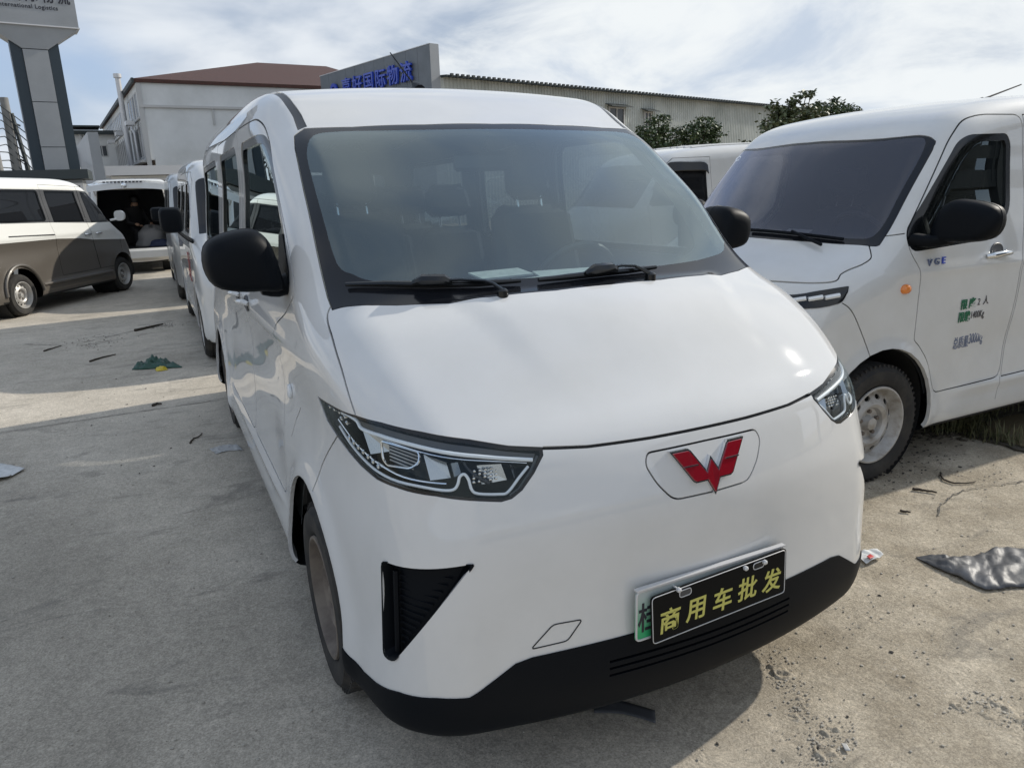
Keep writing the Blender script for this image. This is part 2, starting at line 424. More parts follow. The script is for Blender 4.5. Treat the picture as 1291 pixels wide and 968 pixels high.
class Shell:
    def __init__(s, body, fine=0.03, ymid=1.6, coarse=0.06):
        s.B = body; p = body.p; L = p['L']
        xs = np.linspace(0, .95, max(4, int(.95 / fine)) + 1)
        zs = np.linspace(.1, 2.1, int(2.0 / fine) + 1)
        ys = np.concatenate([np.arange(-.15, ymid, fine), np.linspace(ymid, L + .15, int((L - ymid) / coarse) + 1)])
        key = {}; V = []; Fc = []
        def vid(x, y, z):
            k = (round(x, 5), round(y, 5), round(z, 5))
            if k not in key: key[k] = len(V); V.append(k)
            return key[k]
        def grid(A, Bq, fn):
            for i in range(len(A) - 1):
                for j in range(len(Bq) - 1):
                    Fc.append((vid(*fn(A[i], Bq[j])), vid(*fn(A[i + 1], Bq[j])), vid(*fn(A[i + 1], Bq[j + 1])), vid(*fn(A[i], Bq[j + 1]))))
        x1, y0, y1, z0, z1 = xs[-1], ys[0], ys[-1], zs[0], zs[-1]
        grid(xs, zs, lambda a, b: (a, y0, b)); grid(xs, zs, lambda a, b: (a, y1, b))
        grid(ys, zs, lambda a, b: (x1, a, b)); grid(xs, ys, lambda a, b: (a, b, z1)); grid(xs, ys, lambda a, b: (a, b, z0))
        O = np.array(V, float)
        C = np.stack([O[:, 0] / x1 * .35, 1.35 + (O[:, 1] - y0) / (y1 - y0) * (L - 2.1), .55 + (O[:, 2] - z0) / (z1 - z0) * .75], 1)
        lo = np.zeros(len(O)); hi = np.ones(len(O))
        for k in range(24):
            m = (lo + hi) / 2; Pm = O + (C - O) * m[:, None]; ins = body.f(*Pm.T) < 0
            hi = np.where(ins, m, hi); lo = np.where(ins, lo, m)
        P = O + (C - O) * lo[:, None]
        s.V = [tuple(q) for q in P]; s.F = Fc; s.lab = ['body'] * len(Fc); s.N = [tuple(q) for q in body.normal(P)]
        # mark underbody
        for i, fc in enumerate(Fc):
            if sum(s.N[v][2] for v in fc) / 4 < -.55: s.lab[i] = 'under'
    def newv(s, a, b, t):
        A = s.V[a]; Bv = s.V[b]; p = tuple(A[i] + (Bv[i] - A[i]) * t for i in range(3))
        n0, n1 = s.N[a], s.N[b]; n = tuple(n0[i] + (n1[i] - n0[i]) * t for i in range(3))
        s.V.append(p); s.N.append(n); return len(s.V) - 1
    def cut(s, ch, poly, label, only=('body',), nmin=.08, ymax=None, holes=None, cond=None):
        eu, ev, ed = CH[ch]
        V = np.array(s.V); UV = np.stack([V @ np.array(eu), V @ np.array(ev)], 1).tolist()
        ND = (np.array(s.N) @ np.array(ed)).tolist()
        polys = [poly] + (holes or [])
        pu = [p[0] for q in polys for p in q]; pv = [p[1] for q in polys for p in q]
        u0, u1, v0, v1 = min(pu) - 1e-6, max(pu) + 1e-6, min(pv) - 1e-6, max(pv) + 1e-6
        cand = []
        for i, fc in enumerate(s.F):
            if s.lab[i] not in only: continue
            if sum(ND[v] for v in fc) / len(fc) < nmin: continue
            fu = [UV[v][0] for v in fc]
            if max(fu) < u0 or min(fu) > u1: continue
            fv = [UV[v][1] for v in fc]
            if max(fv) < v0 or min(fv) > v1: continue
            if cond and not cond(tuple(sum(s.V[v][k] for v in fc) / len(fc) for k in range(3))): continue
            cand.append(i)
        for q in polys:
            n = len(q)
            for i in range(n):
                ax, ay = q[i]; bx, by = q[(i + 1) % n]; dx_, dy_ = bx - ax, by - ay; ln = math.hypot(dx_, dy_)
                if ln < 1e-7: continue
                dx_ /= ln; dy_ /= ln; su0, su1 = min(ax, bx) - 1e-5, max(ax, bx) + 1e-5; sv0, sv1 = min(ay, by) - 1e-5, max(ay, by) + 1e-5
                edge = {}; new = []
                for fi in cand:
                    fc = s.F[fi]; D = []; T = []
                    mnu = mnv = 1e9; mxu = mxv = -1e9
                    for v in fc:
                        u, w = UV[v]
                        if u < mnu: mnu = u
                        if u > mxu: mxu = u
                        if w < mnv: mnv = w
                        if w > mxv: mxv = w
                    if mxu < su0 or mnu > su1 or mxv < sv0 or mnv > sv1: continue
                    for v in fc:
                        u, w = UV[v]; D.append((w - ay) * dx_ - (u - ax) * dy_); T.append((u - ax) * dx_ + (w - ay) * dy_)
                    eps = 1e-6
                    if max(D) <= eps or min(D) >= -eps: continue
                    m = len(fc); tt = []
                    for k in range(m):
                        l = (k + 1) % m
                        if (D[k] > eps and D[l] < -eps) or (D[k] < -eps and D[l] > eps):
                            r = D[k] / (D[k] - D[l]); tt.append(T[k] + (T[l] - T[k]) * r)
                        if abs(D[k]) <= eps: tt.append(T[k])
                    if not tt or max(tt) < -1e-5 or min(tt) > ln + 1e-5: continue
                    A = []; Bf = []
                    for k in range(m):
                        l = (k + 1) % m
                        if D[k] >= -eps: A.append(fc[k])
                        if D[k] <= eps: Bf.append(fc[k])
                        if (D[k] > eps and D[l] < -eps) or (D[k] < -eps and D[l] > eps):
                            ek = (min(fc[k], fc[l]), max(fc[k], fc[l]))
                            if ek not in edge:
                                a_, b_ = (k, l) if fc[k] < fc[l] else (l, k)
                                r = D[a_] / (D[a_] - D[b_])
                                nv = s.newv(fc[a_], fc[b_], r); edge[ek] = nv
                                P3 = s.V[nv]; UV.append([sum(P3[k2] * eu[k2] for k2 in range(3)), sum(P3[k2] * ev[k2] for k2 in range(3))])
                            nv = edge[ek]; A.append(nv); Bf.append(nv)
                    if len(A) < 3 or len(Bf) < 3: continue
                    s.F[fi] = tuple(A); s.F.append(tuple(Bf)); s.lab.append(s.lab[fi]); new.append(len(s.F) - 1)
                cand += new
        for fi in cand:
            fc = s.F[fi]; u = sum(UV[v][0] for v in fc) / len(fc); w = sum(UV[v][1] for v in fc) / len(fc)
            if inpoly(u, w, poly) and not any(inpoly(u, w, h) for h in (holes or [])): s.lab[fi] = label
    def groove(s, ch, pts, w=.005, closed=False, label='gap', only=('body',), **k):
        Lp, Rp = offset_line(pts, w, closed)
        if closed:
            A = lambda q: abs(sum(q[i][0] * q[(i + 1) % len(q)][1] - q[(i + 1) % len(q)][0] * q[i][1] for i in range(len(q))))
            o, h = (Lp, Rp) if A(Lp) > A(Rp) else (Rp, Lp)
            s.cut(ch, o, label, only, holes=[h], **k)
        else: s.cut(ch, Lp + Rp[::-1], label, only, **k)
    def panel(s, ch, poly, label, w=.005, only=('body',), gap='gap', **k):
        s.cut(ch, poly, label, only, **k)
        s.groove(ch, poly, w, True, gap, tuple(only) + (label,), **k)
    def extract(s, labels, side=0, off=0.0, rim=0.0, cond=None):
        labels = set(labels); Fs = [f for f, l in zip(s.F, s.lab) if l in labels]
        if cond: Fs = [f for f in Fs if cond([s.V[v] for v in f])]
        used = sorted({v for f in Fs for v in f})
        if not used: return [], [], []
        P = np.array([s.V[v] for v in used]); Nn = s.B.normal(P); idx = {v: i for i, v in enumerate(used)}
        P2 = P - Nn * off
        F2 = []; from_f = []
        for f in Fs:
            g = [idx[v] for v in f]
            nn = np.zeros(3)
            for i in range(len(g)):
                a, b = P[g[i]], P[g[(i + 1) % len(g)]]; nn += np.cross(a, b)
            if nn @ Nn[g].mean(0) < 0: g = g[::-1]
            F2.append(tuple(g))
        Vv = P2.tolist(); NL = [Nn[v] for f in F2 for v in f]
        if rim > 0:
            cnt = {}
            for f in F2:
                for i in range(len(f)):
                    a, b = f[i], f[(i + 1) % len(f)]; cnt[(a, b)] = cnt.get((a, b), 0) + 1
            Pin = P2 - Nn * rim; base = len(Vv); mp = {}
            for (a, b) in list(cnt):
                if (b, a) in cnt: continue
                if abs(P[a][0]) < 1e-5 and abs(P[b][0]) < 1e-5: continue
                for q in (a, b):
                    if q not in mp: mp[q] = len(Vv); Vv.append(Pin[q].tolist())
                F2.append((b, a, mp[a], mp[b]))
                e = P[b] - P[a]; nr = np.cross(Nn[a], e); nr = -nr / max(np.linalg.norm(nr), 1e-9)
                NL += [nr] * 4
        Vv = np.array(Vv); NL = np.array(NL)
        if side == 0:        # both halves in one mesh
            n = len(Vv); mir = Vv * [-1, 1, 1]; mp = [i if abs(Vv[i][0]) < 1e-6 else n + i for i in range(n)]
            F3 = []; NL3 = []; k = 0
            for f in F2:
                m = len(f); F3.append(tuple(mp[v] for v in f[::-1])); NL3 += [NL[k + m - 1 - i] * [-1, 1, 1] for i in range(m)]; k += m
            return np.concatenate([Vv, mir]), F2 + F3, np.concatenate([NL, np.array(NL3)])
        if side < 0:
            F3 = []; NL3 = []; k = 0
            for f in F2:
                m = len(f); F3.append(f[::-1]); NL3 += [NL[k + m - 1 - i] * [-1, 1, 1] for i in range(m)]; k += m
            return Vv * [-1, 1, 1], F3, np.array(NL3)
        return Vv, F2, NL
    def part(s, name, labels, m, parent, side=0, off=0.0, rim=0.0, cond=None, flip=False):
        v, f, n = s.extract(labels, side, off, rim, cond)
        if len(f) == 0: return None
        if flip: f = [q[::-1] for q in f]; n = None
        if flip: return obj(name, v, f, m, parent, True)
        o = obj(name, v, f, m, parent, True, n)
        return o
    def surf(s, ch, u, v, side=1, off=0.0):
        """point on the body under chart point (u, v), lifted by off along the normal"""
        eu, ev, ed = (np.array(q, float) for q in CH[ch])
        o = eu * u + ev * v + ed * 3.0 + (np.array([0, 3.0, 0]) if ch == 'zz' else 0)
        if ch in 'F': o = np.array([u, -1.0, v])
        if ch == 'T': o = np.array([u, v, 3.0])
        if ch == 'S': o = np.array([2.0, u, v])
        if ch == 'D': o = eu * u + ev * v + ed * 1.5
        P = s.B.trace(o, -ed)
        if P is None: P = eu * u + ev * v
        n = s.B.normal(P[None])[0]; P = P + n * off
        return Vector((P[0] * side, P[1], P[2]))
    def nrm(s, P):
        n = s.B.normal(np.array([[abs(P[0]), P[1], P[2]]]))[0]
        return Vector((n[0] * (1 if P[0] >= 0 else -1), n[1], n[2]))

# ------------------------------------------------------------------ wheels
def make_wheel(parent, x, y, z, r, side, rimmat='steel', width=.175, rr=None, full=True, hub=True):
    """wheel whose outer face is at |x|; the tyre is the part, the rim and its cap are sub-parts"""
    rr = rr or r * .66
    o = side
    prof = [(rr - .012, -.02), (rr + .002, -.006), (rr + .012, .0), (rr + (r - rr) * .35, .008), (rr + (r - rr) * .7, .004), (r - .022, -.008), (r - .008, -.020),
            (r - .001, -.035), (r, -.055), (r - .006, -.058), (r - .006, -.064), (r, -.067), (r, -.085), (r - .006, -.088), (r - .006, -.094), (r, -.097), (r, -width + .035), (r - .02, -width + .01), (rr, -width)]
    mb = MB(); mb.lathe([(a, b * o) for a, b in prof], 56 if full else 28, 'x', (0, 0, 0))
    ty = mb.build('tyre', 'rubber', None, True); ty.parent = parent; ty.location = (x, y, z)
    if full:       # tread blocks across the shoulder
        tb = MB()
        for k in range(60):
            a = 2 * PI * k / 60; R_ = Matrix.Rotation(a, 3, 'X')
            tb.box(R_ @ Vector((-.026 * o, 0, r - .011)), (.028, .012, .020), R_)
        t2 = tb.build('tread', 'rubber', ty)
    rim = MB(); q = rr
    disc = -.035
    rim.lathe([(h, d * o) for h, d in [(q - .004, -.004), (q - .006, .002), (q - .014, .003), (q - .020, -.006), (q - .024, -.022), (q - .038, -.050), (q - .046, disc - .012)]], 48)
    # vented disc ring with real oval holes
    r0, r1, n = q * .56, q - .046, 12
    for k in range(n):
        a0, a1 = 2 * PI * k / n, 2 * PI * (k + 1) / n; am = (a0 + a1) / 2; rm = (r0 + r1) / 2 + .004
        outer = []
        for i in range(4): outer.append((r1, a0 + (a1 - a0) * i / 4))
        for i in range(2): outer.append((r1 + (r0 - r1) * i / 2, a1))
        for i in range(4): outer.append((r0, a1 + (a0 - a1) * i / 4))
        for i in range(2): outer.append((r0 + (r1 - r0) * i / 2, a0))
        dfun = lambda rad: (disc - .012 + (r1 - rad) / (r1 - r0) * .022) * o
        vs = [(dfun(rad), rad * math.sin(a), rad * math.cos(a)) for rad, a in outer]
        inner = []
        hr, ht = (r1 - r0) * .30, (a1 - a0) * .27
        for (rad, a) in outer:
            ang = math.atan2((a - am) / (a1 - a0), (rad - rm) / (r1 - r0))
            inner.append((rm + hr * math.cos(ang), am + ht * math.sin(ang)))
        vs += [(dfun(rad), rad * math.sin(a), rad * math.cos(a)) for rad, a in inner]
        vs += [(dfun(rad) - .008 * o, rad * math.sin(a), rad * math.cos(a)) for rad, a in inner]
        fs = [(i, (i + 1) % 12, 12 + (i + 1) % 12, 12 + i) for i in range(12)] + [(12 + i, 12 + (i + 1) % 12, 24 + (i + 1) % 12, 24 + i) for i in range(12)]
        rim.add(vs, fs)
    rim.lathe([(h, d * o) for h, d in [(r0, disc + .010), (r0 - .012, disc + .014), (r0 - .03, disc + .004), (r0 - .038, disc - .018), (q * .2, disc - .022), (q * .17, disc - .006), (q * .15, disc + .012), (.0005, disc + .016)]], 32)
    rm = rim.build('rim', rimmat, ty, True)
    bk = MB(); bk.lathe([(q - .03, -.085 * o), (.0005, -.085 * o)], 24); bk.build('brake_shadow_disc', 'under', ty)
    nt_ = MB()
    for k in range(5):
        a = 2 * PI * k / 5 + .3
        nt_.lathe([(.010, (disc - .02) * o), (.010, (disc - .004) * o), (.0005, (disc - .002) * o)], 6, 'x', (0, q * .30 * math.cos(a), q * .30 * math.sin(a)))
    nt_.build('wheel_nuts', 'dirtyrim', ty)
    return ty
def arch_liner(parent, w, y, z, ra, side):
    mb = MB(); mb.lathe([(ra + .006, (w - .035) * side), (ra + .006, (w - .42) * side), (.001, (w - .42) * side)], 30, 'x', (0, y, z), -PI * .62, PI * .62)
    mb.build('wheel_arch_liner', 'under', parent, True)

def spoly(pts, k=6):
    """closed Catmull-Rom resample"""
    out = []; n = len(pts)
    for i in range(n):
        p0, p1, p2, p3 = (np.array(pts[(i + j) % n], float) for j in (-1, 0, 1, 2))
        for q in range(k):
            t = q / k
            out.append(tuple(.5 * ((2 * p1) + (-p0 + p2) * t + (2 * p0 - 5 * p1 + 4 * p2 - p3) * t * t + (-p0 + 3 * p1 - 3 * p2 + p3) * t ** 3)))
    return out
def sline(pts, k=6):
    out = []; n = len(pts)
    for i in range(n - 1):
        p0, p1, p2, p3 = (np.array(pts[min(max(i + j, 0), n - 1)], float) for j in (-1, 0, 1, 2))
        for q in range(k):
            t = q / k
            out.append(tuple(.5 * ((2 * p1) + (-p0 + p2) * t + (2 * p0 - 5 * p1 + 4 * p2 - p3) * t * t + (-p0 + 3 * p1 - 3 * p2 + p3) * t ** 3)))
    out.append(tuple(pts[-1])); return out

def lofted(sections, cap=True):
    """list of rings (same count) -> verts, faces"""
    vs = [p for r in sections for p in r]; n = len(sections[0]); fs = []
    for i in range(len(sections) - 1):
        for k in range(n):
            l = (k + 1) % n; fs.append((i * n + k, i * n + l, (i + 1) * n + l, (i + 1) * n + k))
    if cap: fs += [tuple(range(n - 1, -1, -1)), tuple((len(sections) - 1) * n + k for k in range(n))]
    return vs, fs
def sup_ring(c, ux, uy, a, b, p=3.0, n=24):
    out = []
    for k in range(n):
        t = 2 * PI * k / n; ct, st = math.cos(t), math.sin(t)
        x = math.copysign(abs(ct) ** (2 / p), ct) * a; y = math.copysign(abs(st) ** (2 / p), st) * b
        out.append(tuple(Vector(c) + Vector(ux) * x + Vector(uy) * y))
    return out
def make_mirror(parent, side, c, w=.125, h=.105, d=.075, foot=(.78, .93, 1.27), square=False):
    """door mirror: housing, glass, arm. c is the housing centre (x positive side)"""
    cx, cy, cz = c; p = 4.5 if square else 2.7
    OUT = spoly([(-.117, -.096), (-.05, -.096), (.026, -.091), (.091, -.070), (.117, -.013), (.109, .052), (.065, .083), (-.013, .099), (-.057, .091), (-.091, .052), (-.112, -.026)], 3)
    def mring(cx_, cy_, cz_, a, b):
        if square: return sup_ring((cx_, cy_, cz_), (1, 0, 0), (0, 0, 1), a, b, 4.5, 28)
        return [(cx_ + u / .117 * a, cy_, cz_ + q_ / .097 * b) for u, q_ in OUT]
    rings = []
    prof = [(-1.0, .52), (-.94, .70), (-.80, .86), (-.5, .96), (-.15, 1.0), (.35, 1.0), (.8, .985), (.92, .96)] if not square else [(-1, .72), (-.9, .86), (-.5, .97), (0, 1), (.6, 1), (.92, .98)]
    for t, s_ in prof:
        rings.append([(q[0] * side, q[1], q[2]) for q in mring(cx, cy + t * d, cz - .030 * (1 - s_), w * s_, h * s_)])
    v, f = lofted(rings); m = MB(); m.add(v, f)
    hs = m.build('mirror_housing', 'blackplastic', parent, True)
    g = MB(); v, f = lofted([[(q[0] * side, q[1], q[2]) for q in mring(cx, cy + d * .925, cz, w * .9, h * .88)], [(q[0] * side, q[1], q[2]) for q in mring(cx, cy + d * .94, cz, w * .88, h * .86)]])
    g.add(v, f); g.build('mirror_glass', 'chrome', hs, True)
    sm_ = MB(); sm_.tube([(q[0] * side, q[1], q[2]) for q in mring(cx, cy + d * .30, cz, w * 1.002, h * 1.002)], .0016, 5, True); sm_.build('housing_seam', 'gap', hs, True)
    a = MB(); fx, fy, fz = foot
    rr_ = []
    for t in (0, .25, .5, .75, 1):
        q = Vector((fx, fy, fz)).lerp(Vector((cx - w * .35, cy, cz - h * .80)), t); q.z -= .012 * math.sin(t * PI)
        rr_.append([(s_[0] * side, s_[1], s_[2]) for s_ in sup_ring(q, (0, 1, 0), (.25, 0, 1), .045 - .012 * t, .030, 2.6, 14)])
    v, f = lofted(rr_); a.add(v, f); a.build('mirror_arm', 'blackplastic', hs, True)
    return hs
def seat(parent, x, y, m='seat', z=.0, w=.47, posts=True, hw=.28, hh=.18):
    s_ = MB(); s_.rbox((x, y - .02, .72 + z), (w, .5, .15), .05); se = s_.build('seat_cushion', m, parent, True)
    R_ = Matrix.Rotation(math.radians(-14), 3, 'X')
    b = MB(); b.rbox((x, y + .30, 1.02 + z), (w * .98, .13, .60), .05, R_, (.86, .8)); b.build('seat_back', m, parent, True)
    hd = MB(); hd.rbox((x, y + .405, 1.46 + z), (hw, .10, hh), .04, R_, (.9, .9)); h_ = hd.build('headrest', m, parent, True)
    if posts:
        p = MB()
        for sx in (-.06, .06): p.tube([(x + sx, y + .36, 1.28 + z), (x + sx, y + .395, 1.42 + z)], .006, 6)
        p.build('headrest_posts', 'chrome', h_, True)
def wheel_ring(c, tilt, r, n=28):
    R_ = Matrix.Rotation(tilt, 3, 'X'); return [tuple(Vector(c) + R_ @ Vector((r * math.cos(2 * PI * k / n), 0, r * math.sin(2 * PI * k / n)))) for k in range(n)]

# ------------------------------------------------------------------ the silver white van in front
HB = Body(HERO)
def build_hero():
    root = thing('passenger_van', 'large white van in front with red winged badge and black plate with gold characters', 'van', (0, 0, 0), 0)
    S = Shell(HB, .024, 1.62, .05)
    # --- windscreen with its black border
    scr = [(-.02, .455), (.18, .464), (.36, .497), (.47, .531), (.60, .592), (.70, .652), (.752, .69), (.752, .74), (.742, .884), (.726, 1.068), (.706, 1.25), (.692, 1.315), (.655, 1.332), (.503, 1.281), (.26, 1.236), (-.02, 1.219)]
    S.cut('T', scr, 'frit', ymax=None, nmin=.05, cond=lambda c: c[2] > 1.1)
    clear = [(-.02, .533), (.20, .545), (.40, .592), (.55, .655), (.63, .702), (.672, .745), (.705, .80), (.704, .95), (.693, 1.10), (.680, 1.20), (.640, 1.272), (.57, 1.272), (.40, 1.224), (.20, 1.190), (-.02, 1.180)]
    S.cut('T', sline(clear, 4), 'glass', only=('frit',), nmin=.05)
    S.groove('T', scr, .006, True, 'gap', ('body',), nmin=.05, cond=lambda c: c[2] > 1.1)
    # --- roof channel
    S.cut('T', [(.642, 1.342), (.640, 1.43), (.648, 1.53), (.650, 1.7), (.650, 4.5), (.676, 4.5), (.678, 1.7), (.676, 1.53), (.670, 1.43), (.676, 1.336)], 'ditch', nmin=.2, cond=lambda c: c[2] > 1.6)
    # --- bonnet
    hood = [(-.05, .926), (.15, .926), (.29, .929), (.388, .937)] + sline([(.388, .937), (.463, .949), (.551, .967), (.662, .984), (.769, .995), (.853, .997)], 3)[1:] + sline([(.853, .997), (.877, 1.038), (.918, 1.095), (.975, 1.149), (1.015, 1.180), (1.033, 1.204), (1.03, 1.222)], 3)[1:] + [(.99, 1.40), (-.05, 1.40)]
    # --- headlamp first, so the bonnet edge follows it
    lamp = [(.391, .937), (.388, .924), (.404, .890), (.427, .857), (.447, .842), (.468, .838), (.521, .846), (.61, .858), (.714, .863), (.784, .861), (.852, .869), (.909, .883), (.97, .902), (1.025, .926), (1.062, .978), (.962, .987), (.853, .995), (.769, .993), (.662, .982), (.551, .965), (.463, .947)]
    S.cut('D', lamp, 'lamp', nmin=.02, cond=lambda c: c[0] > .3 and c[1] < .9)
    S.groove('D', lamp, .007, True, 'seal', ('body', 'lamp'), nmin=.02, cond=lambda c: c[0] > .3 and c[1] < .9)
    S.cut('D', hood, 'bonnet', nmin=.02, cond=lambda c: c[1] < .95 and c[2] < 1.28)
    gl = [(-.05, .926), (.15, .926), (.29, .929), (.388, .938)]
    S.groove('D', gl, .007, False, 'gap', ('body', 'bonnet'), nmin=.02, cond=lambda c: c[1] < .5)
    S.groove('D', sline([(.853, .999), (.877, 1.038), (.918, 1.095), (.975, 1.149), (1.015, 1.180), (1.033, 1.204), (1.03, 1.226)], 3), .006, False, 'gap', ('body', 'bonnet'), nmin=.02, cond=lambda c: c[1] < .9)
    # --- wheel openings
    for wy, wz in HERO['wheels']:
        S.cut('S', [(wy + .375 * math.cos(a), max(.02, wz + .375 * math.sin(a))) for a in np.linspace(-.9, PI + .9, 36)], 'hole', ('body', 'under'), nmin=-.5, cond=lambda c: c[0] > .55)
    # --- black lower bumper
    low = [(-.1, .442), (.32, .441), (.405, .440), (.442, .432), (.525, .372), (.545, .360), (.62, .360), (.729, .345), (.814, .318), (.869, .309), (.93, .317), (1.02, .345), (1.25, .36), (1.25, .05), (-.1, .05)]
    S.cut('D', low, 'bumper', ('body', 'under'), nmin=-.4, cond=lambda c: c[1] < .62)
    for zz in (.378, .358, .338): S.groove('F', [(-.1, zz), (.30, zz + .003)], .007, False, 'gap', ('bumper',), nmin=.1)
    # --- fog recess
    fog = round_poly([(.775, .418), (.762, .672), (.522, .704), (.735, .424)], .018, 3)
    S.cut('D', fog, 'fog', nmin=.02)
    # --- badge shield, tow cover, bumper seam
    S.groove('F', round_poly([(-.05, .897), (.172, .895), (.182, .868), (.160, .822), (.118, .775), (-.05, .772)], .022, 4), .0045, True, 'gap', nmin=.2)
    # --- doors
    fd = [(1.33, .44), (1.33, 1.04), (1.26, 1.10), (1.05, 1.165), (.93, 1.225), (.92, 1.255), (1.056, 1.395), (1.251, 1.555), (1.412, 1.690), (1.53, 1.765), (1.64, 1.795), (2.20, 1.797), (2.22, .44)]
    S.panel('S', round_poly(fd, .07, 4), 'front_door', .006, cond=lambda c: c[2] < 1.84 and c[0] > .6)
    sdp = [(2.23, .44), (2.21, 1.797), (3.14, 1.790), (3.24, 1.70), (3.26, .98), (3.20, .75), (3.22, .44)]
    S.panel('S', round_poly(sdp, .06, 4), 'sliding_door', .006, cond=lambda c: c[2] < 1.84 and c[0] > .6)
    wins = dict(w1=([(1.09, 1.245), (1.02, 1.29), (1.117, 1.415), (1.261, 1.545), (1.40, 1.665), (1.49, 1.715), (1.60, 1.722), (2.06, 1.722), (2.10, 1.68), (2.10, 1.28), (2.04, 1.235)], 'front_door'),
                w2=(round_poly([(2.33, 1.235), (2.31, 1.725), (3.08, 1.720), (3.12, 1.24)], .06), 'sliding_door'),
                w3=(round_poly([(3.38, 1.245), (3.36, 1.715), (4.45, 1.70), (4.55, 1.25)], .07), 'body'))
    for k, (pl, lab) in wins.items():
        if k == 'w1': pl = round_poly(pl, .05, 4)
        S.cut('S', pl, 'sidewin', (lab,), cond=lambda c: c[0] > .6)
        S.groove('S', pl, .030, True, 'winseal', (lab, 'sidewin'), cond=lambda c: c[0] > .6)
    S.groove('S', [(1.02, .86), (1.10, .80), (1.17, .72)], .005, False, 'gap', cond=lambda c: c[1] < 1.4)
    S.groove('D', sline([(.965, .903), (1.03, .835), (1.085, .765), (1.13, .68)], 3), .005, False, 'gap', nmin=.02, cond=lambda c: c[1] < .9 and c[2] < .93)
    S.groove('D', [(.865, .995), (.93, 1.02)], .003, False, 'gap', nmin=.02, cond=lambda c: False)
    # rear glass
    S.cut('R', round_poly([(-.05, 1.18), (-.05, 1.70), (.60, 1.66), (.64, 1.20)], .05), 'rearwin', cond=lambda c: c[1] > 4)
    # --- parts
    S.part('body_shell', ['body'], 'paint', root, 0, 0, .012)
    S.part('bonnet', ['bonnet'], 'paint', root, 0, 0, .014)
    for sgn in (-1, 1):
        d1 = S.part('front_door', ['front_door'], 'paint', root, sgn, 0, .03)
        d2 = S.part('sliding_door', ['sliding_door'], 'paint', root, sgn, 0, .03)
        S.part('front_side_window', ['sidewin'], 'tint', d1, sgn, .012, 0, cond=lambda p: p[0][1] < 2.2)
        S.part('rear_side_window', ['sidewin'], 'tint', d2, sgn, .012, 0, cond=lambda p: 2.2 < p[0][1] < 3.3)
        S.part('quarter_window', ['sidewin'], 'tint', root, sgn, .012, 0, cond=lambda p: p[0][1] > 3.3)
        S.part('window_seal', ['winseal'], 'glossblack', root, sgn, .003, .012)
        for (d, hy) in ((d1, 2.08), (d2, 2.42)):
            c_ = S.surf('S', hy, 1.065, sgn, .0); n_ = S.nrm(c_)
            hd = MB(); pts = [(hy - .085, 1.075, .004), (hy - .07, 1.08, .024), (hy - .02, 1.075, .034), (hy + .05, 1.07, .034), (hy + .085, 1.065, .022), (hy + .10, 1.063, .004)]
            hd.tube([S.surf('S', a, b, sgn, o_) for a, b, o_ in pts], [.012, .014, .013, .013, .013, .010], 10, flat=.8)
            hh = hd.build('door_handle', 'paint', d, True)
            cup = MB(); cup.add(*lofted([[tuple(S.surf('S', hy + .055 * math.cos(t) * k_, 1.068 + .034 * math.sin(t) * k_, sgn, of)) for t in np.linspace(0, 2 * PI, 20, endpoint=False)] for k_, of in ((1.08, .002), (1.0, .006), (.86, .0015), (.3, .001))]))
            cup.build('handle_cup', 'greyplastic', hh, True)
        S.part('roof_channel_strip', ['ditch'], 'greyplastic', root, sgn, .006, .0)
        # fog recess
        S.part('fog_recess_panel', ['fog'], 'blackplastic', root, sgn, .028, 0)
        fr = MB(); pr = [S.surf('D', a, b, sgn, .0) for a, b in fog]; pi_ = [S.surf('D', .715 + (a - .715) * .93, .59 + (b - .59) * .94, sgn, -.026) for a, b in fog]
        po = [S.surf('D', .70 + (a - .70) * 1.04, .60 + (b - .60) * 1.03, sgn, .003) for a, b in fog]; n = len(pr)
        fr.add(po + pr + pi_, [(i, (i + 1) % n, n + (i + 1) % n, n + i) for i in range(n)] + [(n + i, n + (i + 1) % n, 2 * n + (i + 1) % n, 2 * n + i) for i in range(n)])
        fp = fr.build('fog_recess_frame', 'blackplastic', root, True)
        rib = MB()
        for k in range(13):
            zz = .45 + k * .0175; u1 = .74 - (zz - .424) / (.704 - .424) * .213
            if .745 - (u1 + .02) > .01: rib.tube([S.surf('D', u1 + .012, zz, sgn, -.022), S.surf('D', .738, zz, sgn, -.022)], .0022, 5)
        rib.tube([S.surf('D', .742, .44, sgn, -.016), S.surf('D', .735, .655, sgn, -.016)], .007, 6)
        rib.build('fog_grille_ribs', 'blackplastic', fp, True)
        arch_liner(root, .84, HERO['wheels'][0][0], .30, .375, sgn); arch_liner(root, .84, HERO['wheels'][1][0], .30, .375, sgn)
    for a, b, l, m, o_, r_ in (('windscreen_border', 'frit', 0, 'frit', .001, .006), ('windscreen', 'glass', 0, 'glass', .001, 0), ('lower_bumper', 'bumper', 0, 'blackplastic', -.004, .02), ('underbody', 'under', 0, 'under', 0, 0), ('panel_gap', 'gap', 0, 'gap', .009, 0), ('rear_window', 'rearwin', 0, 'tint', .006, 0)):
        S.part(a, [b], m, root, l, o_, r_)
    S.part('inner_lining', ['body', 'bonnet', 'front_door', 'sliding_door', 'gap'], 'lining', root, 0, .045, 0, cond=lambda p: p[0][2] > .36 and not (p[0][1] < .62 and p[0][2] < 1.0), flip=True)
    S.part('inner_floor', ['under'], 'dash', root, 0, .2, 0, cond=lambda p: 1.2 < p[0][1] < 3.4)
